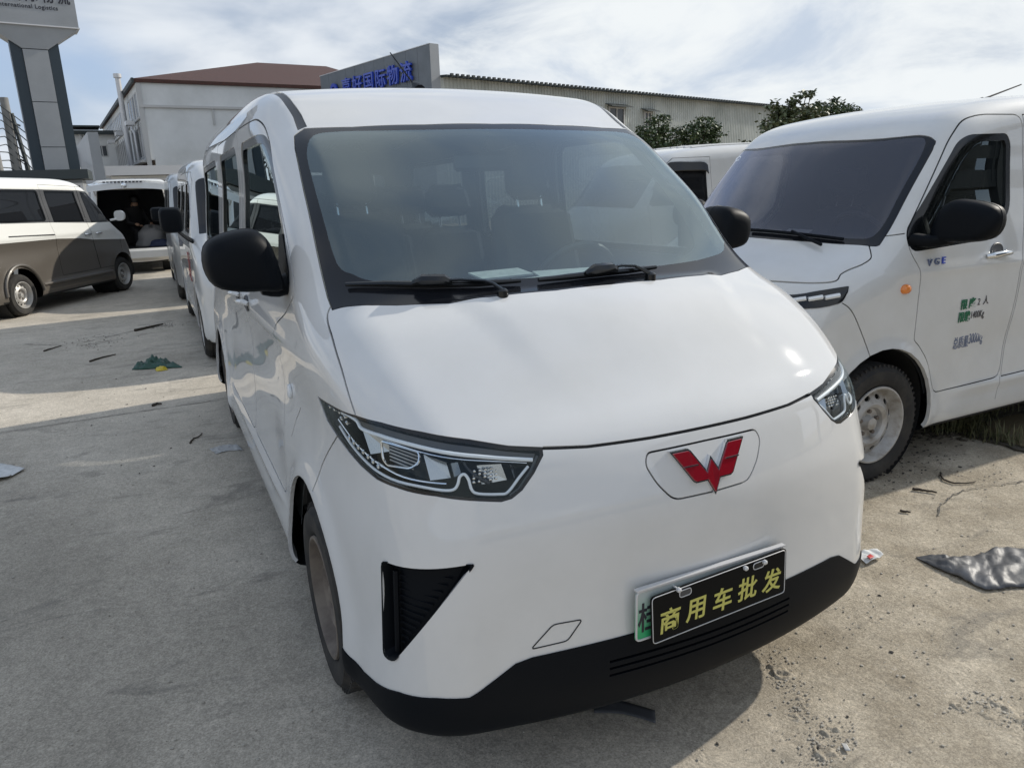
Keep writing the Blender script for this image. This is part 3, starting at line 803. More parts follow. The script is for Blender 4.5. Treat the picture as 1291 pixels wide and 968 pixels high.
    # --- headlamps
    for sgn in (-1, 1):
        hl = S.part('headlamp', ['lamp'], 'lens', root, sgn, .001, 0)
        S.part('headlamp_seal', ['seal'], 'glossblack', hl, sgn, .002, .01)
        # bowl behind the lens
        inner = [(.7 + (a - .7) * 1.01, .918 + (b - .918) * 1.02) for a, b in lamp]
        r0 = [S.surf('D', a, b, sgn, -.003) for a, b in inner]
        r1 = [S.surf('D', .7 + (a - .7) * .96, .918 + (b - .918) * .90, sgn, -.03) for a, b in lamp]
        r2 = [S.surf('D', .7 + (a - .7) * .86, .918 + (b - .918) * .7, sgn, -.065) for a, b in lamp]
        n = len(r0); cen = S.surf('D', .7, .918, sgn, -.07)
        bw = MB(); bw.add(r0 + r1 + r2 + [cen], [(i, (i + 1) % n, n + (i + 1) % n, n + i) for i in range(n)] + [(n + i, n + (i + 1) % n, 2 * n + (i + 1) % n, 2 * n + i) for i in range(n)] + [(2 * n + i, 2 * n + (i + 1) % n, 3 * n) for i in range(n)])
        bw.build('lamp_bowl', 'bowl', hl, True)
        T = lambda pts, o_=-.012: [S.surf('D', a, b, sgn, o_) for a, b in pts]
        # grey upper band and the chrome bar under it
        up_ = sline([(.845, .985), (.769, .984), (.662, .974), (.551, .958), (.463, .941), (.402, .930)], 3); dn = sline([(.835, .966), (.769, .9665), (.662, .960), (.551, .9455), (.463, .930), (.402, .921)], 3)
        gb = MB(); A_ = T(up_, -.006) + T(dn, -.010); k_ = len(up_)
        gb.add(A_, [(i, i + 1, k_ + i + 1, k_ + i) for i in range(k_ - 1)]); gb.build('upper_band', 'greyplastic', hl, True, fix=False)
        cb_ = MB(); cb_.tube(T(sline([(.93, .978), (.90, .984), (.862, .981), (.845, .966), (.80, .9645), (.769, .9645), (.662, .958), (.551, .943), (.463, .928), (.405, .918)], 4), -.009), .0050, 8)
        cb_.build('chrome_bar', 'whiteled', hl, True)
        ld = MB()
        ld.tube(T(sline([(.975, .922), (.93, .898), (.88, .882), (.827, .872), (.769, .869), (.669, .871), (.600, .866), (.572, .868), (.562, .880), (.558, .897), (.548, .902), (.538, .890), (.530, .866), (.515, .856), (.470, .850), (.452, .853), (.430, .882), (.412, .905)], 4), -.014), .0036, 8)
        ld.build('light_guide', 'whiteled', hl, True)
        l2 = MB(); l2.tube(T(sline([(.99, .935), (.95, .918), (.90, .900), (.84, .890), (.76, .884), (.66, .882), (.59, .880)], 4), -.020), .0030, 6); l2.build('inner_light_guide', 'chrome', hl, True)
        for pts_, o0, o1 in (([(.655, .945), (.600, .938), (.585, .890), (.632, .886)], -.02, -.05), ([(.590, .936), (.566, .932), (.556, .905), (.577, .889)], -.05, -.02), ([(.520, .926), (.470, .918), (.455, .880), (.505, .872)], -.045, -.018), ([(.452, .915), (.424, .911), (.418, .900), (.440, .882)], -.016, -.04), ([(.860, .955), (.800, .956), (.798, .912), (.835, .898)], -.02, -.05)):
            fq = MB(); fq.add([S.surf('D', a, b, sgn, o0 if i_ in (0, 3) else o1) for i_, (a, b) in enumerate(pts_)], [(0, 1, 2, 3)]); fq.build('reflector_facet', 'facet', hl, False, fix=False)
        l3 = MB(); l3.tube(T(sline([(.835, .957), (.769, .955), (.662, .949), (.551, .936), (.463, .922), (.415, .913)], 4), -.018), .0016, 5); l3.build('thin_chrome_line', 'chrome', hl, True)
        # side reflectors
        rf = MB()
        for a_, b_ in ((1.02, .962), (.99, .965), (.96, .968), (.93, .966), (.955, .952), (.925, .950)):
            p = S.surf('D', a_, b_, sgn, -.018); rf.rbox(p, (.016, .016, .010), .003)
        for q in range(7): p = S.surf('D', .93 - q * .022, .906 - q * .004, sgn, -.020); rf.rbox(p, (.014, .014, .013), .003)
        rf.build('reflector_cells', 'chrome', hl, False)['kind'] = 'stuff'
        # projector module
        fr_ = [(.790, .948), (.668, .950), (.666, .926), (.690, .908), (.770, .893), (.787, .903)]
        pj = MB(); pj.tube(T(round_poly(fr_, .012), -.022), .0032, 6, True); pj.build('projector_frame', 'chrome', hl, True)
        pg = MB()
        for q in range(6):
            zz = .902 + q * .0085; pg.tube(T([(.777, zz), (.676 + max(0, .925 - zz) * .8, zz + .003)], -.035), .0022, 5)
        pg.build('projector_fins', 'steel', hl, True)
        gd = MB()
        for q in range(5):
            for w_ in range(4):
                p = S.surf('D', .525 - q * .012, .908 - w_ * .009 + q * .001, sgn, -.03); gd.rbox(p, (.007, .007, .006), .0015)
        gd.build('reflector_grid', 'chrome', hl, False)['kind'] = 'stuff'
        ed = MB(); ed.tube(T(sline([(.56, .955), (.548, .925), (.520, .895), (.49, .875)], 3), -.03), .005, 6); ed.build('divider', 'glossblack', hl, True)
        ed = MB(); ed.tube(T([(.396, .925), (.408, .892), (.430, .858), (.449, .845)], -.008), .0035, 6); ed.build('lamp_edge_trim', 'greyplastic', hl, True)
    # --- badge
    X0, Z0 = 800, 535
    def bp(u, v):      # badge drawing in metres about the badge centre
        return ((u - 712) / 1000 * .2405, (495 - v) / 1000 * .2405)
    arms = [[(-.1085, .050), (-.0635, .050), (-.0585, .046), (-.0135, -.0175), (-.0165, -.0235), (-.0535, -.0235), (-.0605, -.0195)],
            [(0, .020), (.0215, -.0170), (0, -.0580), (-.0215, -.0170)]]
    arms.append([(-a, b) for a, b in arms[0]][::-1])
    bz = .836
    bd = MB(); rd_ = MB(); wl = MB()
    def bfn(o_): return lambda u, v, w: tuple(Vector((u, HB.trace(np.array([u, -1, bz + v]), np.array([0, 1, 0]))[1] - o_ - w, bz + v)))
    for a in arms:
        A0, A1 = offset_line(a, .009, True); big = A0 if abs(sum(A0[i][0] * A0[(i + 1) % len(A0)][1] - A0[(i + 1) % len(A0)][0] * A0[i][1] for i in range(len(A0)))) > abs(sum(A1[i][0] * A1[(i + 1) % len(A1)][1] - A1[(i + 1) % len(A1)][0] * A1[i][1] for i in range(len(A1)))) else A1
        bd.prism(big, .011, bfn(.0)); rd_.prism(a, .004, bfn(.0095))
    bo = bd.build('badge', 'chrome', root); rd_.build('badge_enamel', 'red', bo)
    for s_ in (-1, 1):
        wl = MB(); wl.prism([(s_ * .0875, .0170), (s_ * .0440, .0170), (s_ * .0420, .0140), (s_ * .0855, .0140)], .0018, bfn(.0135)); wl.build('badge_stripe', 'chrome', bo)
    # --- tow hook cover (only on this side of the bumper)
    tow = round_poly([(-.500, .462), (-.443, .516), (-.368, .513), (-.408, .464)], .01, 3)
    tm = MB(); tm.tube([S.surf('F', abs(a), b, -1, .0006) for a, b in tow], .0016, 6, True); tm.build('tow_cover_seam', 'gap', root, True)
    # --- number plates
    pl = MB(); pl.prism(round_poly([(-.242, .432), (.240, .432), (.240, .570), (-.242, .570)], .012, 3), .004, lambda u, v, w: (u, -.0175 - w, v))
    g = pl.build('green_number_plate', 'plategreen', root)
    fr = MB(); fr.tube([(a, -.022, b) for a, b in round_poly([(-.240, .434), (.238, .434), (.238, .568), (-.240, .568)], .012, 3)], .003, 6, True); fr.build('plate_rim', 'whitemetal', g, True)
    sh = MB(); sh.prism([(-.242, .5705), (.240, .5705), (.240, .5745), (-.242, .5745)], .014, lambda u, v, w: (u, -.012 - w, v)); sh.build('plate_top_edge', 'whitemetal', g)
    text_obj('plate_character', '桂', .085, 'black_print', g, frame_mat((-.236, -.0222, .462), (1, 0, 0), (0, 0, 1)), .0005, .001, .8)
    bm_ = frame_mat((-.203, -.0335, .4175), (.4440, 0.0, .0190), (0, .01, 1))
    def P2(u, v, w=0): return bm_ @ Vector((u, v, w))
    fn = lambda u, v, w: tuple(P2(u, v, w))
    bk = MB(); bk.prism(round_poly([(0, 0), (.442, 0), (.442, .136), (0, .136)], .012, 3), .003, fn)
    bpl = bk.build('sale_plate', 'plateblack', root)
    ln = MB(); ln.tube([P2(a, b, .0034) for a, b in round_poly([(.004, .004), (.438, .004), (.438, .132), (.004, .132)], .010, 3)], .0012, 5, True); ln.build('plate_outline', 'whitemetal', bpl, True)
    for hx in (.105, .345):
        hm = MB(); hm.tube([P2(a, b, .0032) for a, b in round_poly([(hx - .018, .106), (hx + .018, .106), (hx + .018, .124), (hx - .018, .124)], .008, 3)], .0014, 5, True)
        hm.build('plate_slot_rim', 'whitemetal', bpl, True)
        hq = MB(); hq.prism(round_poly([(hx - .016, .108), (hx + .016, .108), (hx + .016, .122), (hx - .016, .122)], .006, 3), .0004, lambda u, v, w: tuple(P2(u, v, .0032 + w))); hq.build('plate_slot', 'gap' if hx > .2 else 'greyplastic', bpl)
    for i, ch_ in enumerate('商用车批发'):
        text_obj('plate_character', ch_, .068, 'gold', bpl, bm_ @ Matrix.Translation((.020 + i * .084, .030 + (.004 if i % 2 else 0), .0034)), .0006, .0011, .98, shear=.12)
    for bx in (-.13, .085, .15):
        b_ = MB(); b_.lathe([(.0065, -.040), (.0065, -.046), (.004, -.049), (.0005, -.050)], 10, 'y', (bx, 0, .556)); b_.tube([(bx, -.02, .556), (bx, -.044, .556)], .003, 6); b_.build('plate_bolt', 'whitemetal', g, True)
    # --- wipers
    def wiper(blade, arm, pivot):
        b_ = MB(); b_.tube([Vector(p) for p in blade], [.006, .009, .010, .009, .006][:len(blade)] if len(blade) == 5 else .009, 8)
        w_ = b_.build('wiper', 'glossblack', root, True)
        c_ = MB(); k_ = Vector(blade[2]); d_ = (Vector(blade[3]) - Vector(blade[1])).normalized()
        c_.tube([k_ - d_ * .055 + Vector((0, -.006, .004)), k_ - d_ * .03 + Vector((0, -.012, .014)), k_ + d_ * .03 + Vector((0, -.012, .014)), k_ + d_ * .05 + Vector((0, -.006, .006))], [.008, .016, .016, .010], 8)
        c_.build('wiper_joint', 'glossblack', w_, True)
        a_ = MB(); a_.tube([Vector(p) for p in arm], [.008, .006, .006, .0075, .009][:len(arm)], 8, flat=.7); a_.build('wiper_arm', 'glossblack', w_, True)
        q = MB(); q.lathe([(.016, -.01), (.016, .012), (.010, .018), (.0005, .020)], 14, 'z', pivot); q.build('wiper_pivot', 'glossblack', w_, True)
    sw = lambda x, y, o_=.012: S.surf('T', abs(x), y, (1 if x >= 0 else -1), o_)
    wiper([sw(-.70, .722), sw(-.60, .665), sw(-.49, .607), sw(-.37, .560), sw(-.255, .532)], [sw(-.49, .604, .028), sw(-.42, .575, .030), sw(-.36, .545, .030), sw(-.345, .515, .026), sw(-.33, .492, .014)], sw(-.33, .49, .0))
    wiper([sw(-.205, .520), sw(-.12, .512), sw(-.005, .510), sw(.10, .514), sw(.205, .528)], [sw(-.005, .508, .028), sw(.06, .512, .032), sw(.105, .508, .032), sw(.125, .490, .026), sw(.145, .474, .014)], sw(.15, .472, .0))
    # --- mirrors
    for sgn in (-1, 1):
        make_mirror(root, sgn, (.938, 1.02, 1.335) if sgn < 0 else (.915, 1.02, 1.335), .108 if sgn < 0 else .092, .092 if sgn < 0 else .086, .080, (.80, 1.04, 1.262))
        tri_ = MB(); tp_ = [(.985, 1.262), (1.00, 1.30), (1.10, 1.405), (1.16, 1.40), (1.17, 1.262)]
        a_ = [S.surf('S', a, b, sgn, .004) for a, b in tp_]; b_ = [S.surf('S', a, b, sgn, -.01) for a, b in tp_]; n = len(a_)
        tri_.add(a_ + b_, [tuple(range(n))] + [(i, (i + 1) % n, n + (i + 1) % n, n + i) for i in range(n)]); tri_.build('mirror_base', 'blackplastic', root, False)
    # --- antenna
    an = MB(); bx, by = .0, 2.05; bz_ = HB.trace(np.array([bx, by, 3.0]), np.array([0, 0, -1]))[2]
    an.tube([(bx, by - .05, bz_ - .004), (bx, by - .02, bz_ + .014), (bx, by + .03, bz_ + .034)], [.028, .020, .009], 10); an.tube([(bx, by + .02, bz_ + .03), (bx, by + .34, bz_ + .215)], [.0045, .0028], 6)
    an.build('antenna', 'blackplastic', root, True)
    # --- round cap on the wing
    for sgn in (-1, 1):
        cp = MB(); cp.add(*lofted([[tuple(S.surf('S', 1.20 + .026 * k_ * math.cos(t), .872 + .026 * k_ * math.sin(t), sgn, o_)) for t in np.linspace(0, 2 * PI, 20, endpoint=False)] for k_, o_ in ((1, .001), (.95, .008), (.7, .011), (.2, .012))])); cp.build('side_repeater', 'whiteled', root, True)
    # --- wheels
    for sgn in (-1, 1):
        make_wheel(root, .846 * sgn, .80, .30, .30, sgn, 'dirtyrim')
        make_wheel(root, .840 * sgn, 3.83, .30, .30, sgn, 'dirtyrim')
    # --- cabin
    for x in (-.41, .41): seat(root, x, 1.38, z=.13, hw=.21, hh=.25)
    for y in (2.42, 3.15):
        for x in (-.42, .0, .42): seat(root, x, y, w=.42)
    db = MB()
    db.add(*lofted([[(x, S_[0] + .12 * (abs(x) / .75) ** 2, S_[1]) for S_ in ((.62, 1.12), (.66, 1.19), (.95, 1.215), (1.10, 1.16), (1.14, 1.05), (1.10, .70), (.70, .60))] for x in np.linspace(-.73, .73, 15)]))
    db.build('dashboard', 'dash', root, True)
    st = MB(); st.tube(wheel_ring((.37, 1.30, 1.13), math.radians(-62 + 90), .185), .015, 8, True)
    sw_ = st.build('steering_wheel', 'greyplastic', root, True)
    hb_ = MB(); hb_.rbox((.37, 1.29, 1.12), (.12, .12, .05), .02, Matrix.Rotation(math.radians(28), 3, 'X')); 
    for a in (0, PI, -PI / 2): hb_.tube([(.37, 1.29, 1.12), Vector((.37, 1.30, 1.13)) + Matrix.Rotation(math.radians(28), 3, 'X') @ Vector((.18 * math.cos(a), 0, .18 * math.sin(a)))], .012, 6)
    hb_.build('wheel_hub', 'lining', sw_, True)
    pa = MB(); 
    for (px_, py_, w_, h_, r_) in ((-.02, .80, .26, .12, .2), (.10, .88, .22, .10, -.15), (-.12, .95, .20, .10, .1)): pa.box((px_, py_, 1.222 + (py_ - .8) * .12), (w_, h_, .006), Matrix.Rotation(r_, 3, 'Z') @ Matrix.Rotation(.12, 3, 'X'))
    pa.build('papers_on_dashboard', 'paper', root)
    vm = MB(); vm.rbox((.0, 1.33, 1.62), (.24, .03, .07), .02); vm.tube([(0, 1.33, 1.65), (0, 1.27, 1.72)], .008, 6); vm.build('rear_view_mirror', 'glossblack', root, True)
    return root, S
MT['plategreen'] = None
def plate_green():
    m = bpy.data.materials.new('green_plate'); m.use_nodes = True; nt = m.node_tree; b = nt.nodes['Principled BSDF']
    t = N(nt, 'ShaderNodeTexCoord'); s_ = N(nt, 'ShaderNodeSeparateXYZ'); nt.links.new(t.outputs['Object'], s_.inputs[0])
    r = N(nt, 'ShaderNodeMapRange'); r.inputs[1].default_value = .555; r.inputs[2].default_value = .455
    nt.links.new(s_.outputs[2], r.inputs[0]); mx = N(nt, 'ShaderNodeMixRGB'); nt.links.new(r.outputs[0], mx.inputs[0])
    mx.inputs[1].default_value = (.42, .47, .46, 1); mx.inputs[2].default_value = (.03, .36, .14, 1); nt.links.new(mx.outputs[0], b.inputs['Base Color']); b.inputs['Roughness'].default_value = .4
    return m
MT['plategreen'] = plate_green()
MT['plateblack'] = mat('black_plate_face', (.004, .0045, .005), .5, 0, 0, .12)
hero, HS = build_hero()

# ------------------------------------------------------------------ the other vans
import copy
def spec(**k):
    p = copy.deepcopy(HERO); p['hood_crease'] = False; p.update(k); return p
BOX = spec(L=4.49, rear=[(.15, 4.45), (.3, 4.49), (.8, 4.47), (1.1, 4.44), (1.5, 4.36), (1.85, 4.26)], top=[(-.3, .5), (0, .86), (.06, .955), (.15, 1.035), (.35, 1.13), (.50, 1.195), (.60, 1.265), (.75, 1.42), (.90, 1.58), (1.02, 1.70), (1.15, 1.79), (1.4, 1.87), (1.8, 1.92), (2.6, 1.955), (3.8, 1.955), (4.6, 1.90)],
           a=[(.15, .2), (.6, .2), (.95, .22), (1.22, .25), (1.5, .21), (1.73, .17), (1.9, .05)],
           w=[(.15, .80), (.25, .835), (.4, .842), (.7, .842), (.9, .84), (1.05, .836), (1.2, .822), (1.4, .792), (1.6, .762), (1.75, .745), (1.95, .72)],
           wheels=[(.745, .31), (3.75, .31)], ra=.375, crown=.05, kt=.06, ks=.15, taper=(.09, .7))
TWO = spec(L=4.02, zb=.21, top=[(-.3, .5), (0, .80), (.08, .90), (.17, .985), (.46, 1.18), (.59, 1.345), (.75, 1.49), (.99, 1.69), (1.21, 1.805), (1.45, 1.86), (2.2, 1.895), (3.2, 1.90), (3.9, 1.86), (4.1, 1.82)],
           front=[(.15, .12), (.3, .06), (.45, .05), (.8, .055), (1.0, .06), (2, .06)],
           rear=[(.15, 3.96), (.3, 4.0), (.8, 4.0), (1.1, 3.98), (1.5, 3.90), (1.85, 3.78)],
           wheels=[(.60, .29), (3.19, .29)], ra=.35, crown=.06, kt=.05, ks=.14, taper=(.10, .6))
SCR_BOX = sline([(-.02, .535), (.25, .557), (.5, .625), (.66, .695), (.735, .745), (.735, .80), (.718, .95), (.70, 1.10), (.690, 1.150), (.662, 1.163), (.45, 1.085), (.25, 1.045), (-.02, 1.03)], 3)
CLR_BOX = sline([(-.02, .575), (.25, .595), (.5, .660), (.63, .715), (.69, .755), (.703, .82), (.690, .95), (.672, 1.09), (.648, 1.142), (.60, 1.130), (.42, 1.065), (.22, 1.03), (-.02, 1.018)], 4)
SCR_TWO = [(-.02, .50), (.4, .56), (.70, .70), (.70, .85), (.66, 1.15), (.62, 1.2), (.3, 1.06), (-.02, 1.04)]
def van(label, sp, loc, rot, windows, doors, paint='paint2', lower=None, screen=None, clear=None, fine=.045, wheels=True, rim='steel', group=None, seams=(), winmat='darkglass', gate=False, mirrors=None, band=None, name='parked_van', cabin=False, wseal=.026):
    root = thing(name, label, 'van', loc, rot, group)
    B = Body(sp); S = Shell(B, fine, 1.5, .08)
    side_c = lambda c: c[0] > .5
    if screen:
        S.cut('T', screen, 'frit', nmin=.05, cond=lambda c: c[2] > 1.05)
        if clear: S.cut('T', clear, 'glass', only=('frit',), nmin=.05)
        S.groove('T', screen, .006, True, 'gap', ('body',), nmin=.05, cond=lambda c: c[2] > 1.05)
    for wy, wz in sp['wheels']:
        S.cut('S', [(wy + sp['ra'] * math.cos(a), max(.02, wz + .02 + sp['ra'] * math.sin(a))) for a in np.linspace(-.9, PI + .9, 26)], 'hole', ('body', 'under'), nmin=-.5, cond=lambda c: c[0] > .55)
    if gate: S.cut('R', round_poly([(-.7, .52), (.66, .52), (.68, 1.2), (.62, 1.74), (-.7, 1.76)], .06), 'hole', nmin=.02, cond=lambda c: c[1] > sp['L'] - .9)
    elif screen: S.cut('R', round_poly([(-.05, 1.18), (-.05, 1.68), (.58, 1.64), (.62, 1.2)], .05), 'rearwin', cond=lambda c: c[1] > sp['L'] - .9)
    if lower: S.cut('S', lower, 'lower', nmin=-1)
    base = 'body'
    for k, d in enumerate(doors):
        if len(d) > 3: S.panel('S', d, 'door%d' % k, .006, only=('body',), cond=side_c)
    if lower:
        for k, d in enumerate(doors): S.groove('S', d, .006, True, 'gap', ('lower', 'body'), cond=side_c)
    allb = tuple(['body', 'lower'] + ['door%d' % k for k in range(len(doors))])
    if band: S.cut('S', band, 'band', allb, cond=side_c); allb = allb + ('band',)
    for w_ in windows:
        S.cut('S', w_, 'win', allb, cond=side_c); S.groove('S', w_, wseal, True, 'winseal', allb + ('win',), cond=side_c)
    for ch, pts, wd in seams: S.groove(ch, pts, wd, False, 'gap', allb, nmin=.05)
    S.part('body_shell', ['body'], paint, root, 0, 0, .02)
    if lower: S.part('lower_body', ['lower'], 'browngrey', root, 0, 0, 0)
    dn = ['front_door', 'sliding_door', 'rear_panel']
    for sgn in (-1, 1):
        par = []
        for k in range(len(doors)):
            par.append(S.part(dn[min(k, 2)], ['door%d' % k], paint, root, sgn, 0, .02))
        if band: S.part('window_band', ['band'], 'greyplastic', root, sgn)
        S.part('window_seal', ['winseal'], 'glossblack', root, sgn, .002, .01)
        for w_ in windows:
            y0, y1 = min(q[0] for q in w_) - .02, max(q[0] for q in w_) + .02
            S.part('side_window', ['win'], winmat, root, sgn, .010, 0, cond=lambda p: y0 <= sum(q[1] for q in p) / len(p) <= y1)
        for wy, wz in sp['wheels']:
            arch_liner(root, .83, wy, wz + .02, sp['ra'], sgn)
            make_wheel(root, .835 * sgn, wy, wz, wz, sgn, rim, full=(fine < .04))
        if mirrors: make_mirror(root, sgn, mirrors[0], mirrors[1], mirrors[2], .06, mirrors[3], mirrors[4])
    if screen: S.part('windscreen_border', ['frit'], 'frit', root, 0, .001, .006)
    if clear: S.part('windscreen', ['glass'], 'glassdark', root, 0, .001)
    for a, m in (('under', 'under'), ('gap', 'gap')): S.part({'under': 'underbody', 'gap': 'panel_gap'}[a], [a], m, root, 0, 0 if a == 'under' else .008, 0)
    S.part('rear_window', ['rearwin'], 'darkglass', root, 0, .005, 0)
    S.part('inner_lining', ['body', 'gap'] + ['door%d' % k for k in range(len(doors))], 'dash', root, 0, .04, 0, cond=lambda p: p[0][2] > .4, flip=True)
    return root, S
MT['darkglass'] = mat('dark_window_glass', (.012, .013, .015), .03, 0, 0, .7)
MT['glassdark'] = glass_mat('windscreen_glass_dark', (0.34, 0.34, 0.36), 0.085, 1.0, 0.06, 0.0, 3.8, (0.86, 0.88, 1), (0.36, 0.36, 0.40))

# --- van on the right, parked nose to the big van's flank
w_front = [(.90, 1.175), (.905, 1.25), (1.27, 1.655), (1.34, 1.685), (1.62, 1.69), (1.645, 1.65), (1.635, 1.33), (1.52, 1.225), (1.44, 1.20)]
d_front = [(1.13, .42), (1.07, .60), (.985, .695), (.95, .72), (.955, 1.06), (.885, 1.15), (.885, 1.24), (1.02, 1.42), (1.22, 1.68), (1.33, 1.775), (1.45, 1.80), (1.75, 1.80), (1.775, 1.4), (1.75, .9), (1.70, .43)]
d_slide = [(1.715, .43), (1.765, .9), (1.79, 1.4), (1.765, 1.80), (2.75, 1.80), (2.80, .44)]
rv, RS = van('white van on the right with green weight lettering and an amber lamp on its side', BOX, (1.22, 1.87, 0), -PI / 2, [round_poly(w_front, .05)], [round_poly(d_front, .06), d_slide], 'paint2', None, SCR_BOX, CLR_BOX, .03,
             seams=[('D', sline([(-.05, 1.05), (.30, 1.045), (.60, 1.042), (.80, 1.042), (.88, 1.05), (.898, 1.076), (.935, 1.095), (.985, 1.113), (1.020, 1.135), (1.024, 1.155), (1.010, 1.20)], 3), .006), ('D', sline([(.915, .954), (.945, .93), (.975, .882), (1.018, .781), (1.061, .673)], 3), .005), ('S', [(1.70, .43), (1.69, .30)], .005), ('S', [(.74, 1.222), (.80, 1.235), (.885, 1.245)], .005)],
             mirrors=((.985, 1.02, 1.30), .155, .098, (.80, .93, 1.215), False), winmat='tint', wseal=.034, name='parked_van')
lp = [(.43, 1.035), (.46, .97), (.40, .935), (.25, .90), (.10, .885), (.10, .945), (.25, .975)]
def strip(S, root, pts0, pts1, name, m, off, ch='D', sides=(1, -1)):
    for sg in sides:
        a = [S.surf(ch, u, v, sg, off) for u, v in sline(pts0, 4)]; b = [S.surf(ch, u, v, sg, off) for u, v in sline(pts1, 4)]; n = len(a)
        mid = [(p + q) / 2 + S.nrm((p + q) / 2) * .010 for p, q in zip(a, b)]
        mb = MB(); mb.add(a + mid + b, [(i, i + 1, n + i + 1, n + i) for i in range(n - 1)] + [(n + i, n + i + 1, 2 * n + i + 1, 2 * n + i) for i in range(n - 1)])
        mb.build(name, m, root, True)
strip(RS, rv, [(.30, .955), (.50, .975), (.713, .993), (.803, 1.008), (.925, 1.024), (.932, 1.018)], [(.30, .895), (.50, .912), (.735, .934), (.827, .939), (.905, .955), (.926, .985)], 'headlamp_strip', 'glossblack', .004)
lm = MB()
for k in range(8):
    u = .36 + k * .068; a_ = RS.surf('D', u, .934 + k * .0060, 1, .013); b_ = RS.surf('D', u + .058, .944 + k * .0060, 1, .013)
    lm = MB(); lm.tube([a_, b_], .011, 6); lm.build('lamp_segment', 'whiteled', rv, True)
al = MB(); q = RS.surf('S', .85, .985, 1, .004); al.add(*lofted([sup_ring(q + Vector((w_, 0, 0)), (0, 1, 0), (0, 0, 1), .030 * k_, .021 * k_, 2.2, 16) for k_, w_ in ((1.15, -.004), (1.1, .003), (.95, .010), (.5, .016), (.1, .018))])); al.build('side_lamp', 'orange', rv, True)
def side_frame(y, z, S, off=.003):
    p = S.surf('S', y, z, 1, off); n = S.nrm(p); ux = Vector((0, 1, 0)) - n * n.y; uz = Vector((0, 0, 1)); return frame_mat(p, ux, uz)
def side_text(S, root, body, y, z, size, m, sx=1.0, name='door_lettering', offset=0.0, ex=.0005, sp_=1.0, shear=0.0):
    return text_obj(name, body, size, m, root, side_frame(y, z, S), ex, offset, sx, space=sp_, shear=shear)
side_text(RS, rv, 'V', .992, 1.085, .046, 'bluegrey_print', 1.15, 'badge_letter', .001, .003); side_text(RS, rv, 'G', 1.042, 1.087, .046, 'bluegrey_print', 1.15, 'badge_letter', .001, .003); side_text(RS, rv, 'E', 1.098, 1.089, .046, 'blueletter', 1.15, 'badge_letter', .001, .003)
side_text(RS, rv, '限', 1.285, .845, .056, 'greenprint', .95, 'door_lettering', .0018); side_text(RS, rv, '座', 1.350, .848, .056, 'greenprint', .95, 'door_lettering', .0018)
side_text(RS, rv, '2', 1.420, .852, .050, 'black_print', .95); side_text(RS, rv, '人', 1.465, .854, .050, 'black_print', .95)
side_text(RS, rv, '限载', 1.276, .780, .056, 'greenprint', .86, 'door_lettering', .0018); side_text(RS, rv, '1400Kg', 1.375, .786, .052, 'black_print', .72)
side_text(RS, rv, '总质量', 1.262, .640, .068, 'bluegrey_print', .66); side_text(RS, rv, '3000kg', 1.398, .648, .078, 'bluegrey_print', .56)
# door handle
hp = [(1.46, 1.115), (1.50, 1.115), (1.56, 1.112), (1.62, 1.112)]
hm = MB(); hm.tube([RS.surf('S', 1.455, 1.098, 1, .006), RS.surf('S', 1.47, 1.10, 1, .03), RS.surf('S', 1.53, 1.105, 1, .038), RS.surf('S', 1.60, 1.108, 1, .034), RS.surf('S', 1.635, 1.108, 1, .012)], [.013, .017, .016, .015, .011], 10); hdl = hm.build('door_handle', 'chrome', rv, True)
hc = MB(); hc.add(*lofted([[tuple(RS.surf('S', 1.54 + .05 * math.cos(t) * k_, 1.125 + .036 * math.sin(t) * k_, 1, o_)) for t in np.linspace(0, 2 * PI, 20, endpoint=False)] for k_, o_ in ((1.1, .001), (1.0, .004), (.8, .0), (.2, -.001))])); hc.build('handle_cup', 'greyplastic', hdl, True)
for x in (-.38, .38): seat(rv, x, 1.45, z=.02)
st = MB(); st.tube(wheel_ring((.37, 1.10, 1.16), math.radians(28), .19), .014, 8, True); st.tube([(.2, 1.10, 1.16), (.54, 1.10, 1.16)], .02, 6); st.build('steering_wheel', 'greyplastic', rv, True)
db = MB(); db.add(*lofted([[(x, S_[0] + .1 * (abs(x) / .75) ** 2, S_[1]) for S_ in ((.58, 1.10), (.62, 1.16), (.85, 1.18), (.95, 1.12), (.95, .8), (.6, .6))] for x in np.linspace(-.72, .72, 9)])); db.build('dashboard', 'dash', rv, True)
bh = MB(); bh.box((0, 1.98, 1.1), (1.45, .03, 1.45)); bh.build('cargo_bulkhead', 'dash', rv)
pp = MB(); pp.box(RS.surf('T', .05, .60, 1, -.05), (.30, .10, .004), Matrix.Rotation(.5, 3, 'X')); pp.box(RS.surf('T', .30, .64, 1, -.05), (.16, .10, .004), Matrix.Rotation(.5, 3, 'X')); pp.build('papers_on_dashboard', 'paper', rv)
stk = MB(); q = RS.surf('T', .60, 1.085, -1, .002); nn = RS.nrm(q); stk.add(*lofted([[tuple(q + Vector((.022 * r_ * math.cos(t), 0, 0)) + nn.cross(Vector((1, 0, 0))) * (.022 * r_ * math.sin(t)) + nn * .001) for t in np.linspace(0, 2 * PI, 18, endpoint=False)] for r_ in (1, .6)], cap=False)); stk.build('windscreen_sticker', 'whiteled', rv)
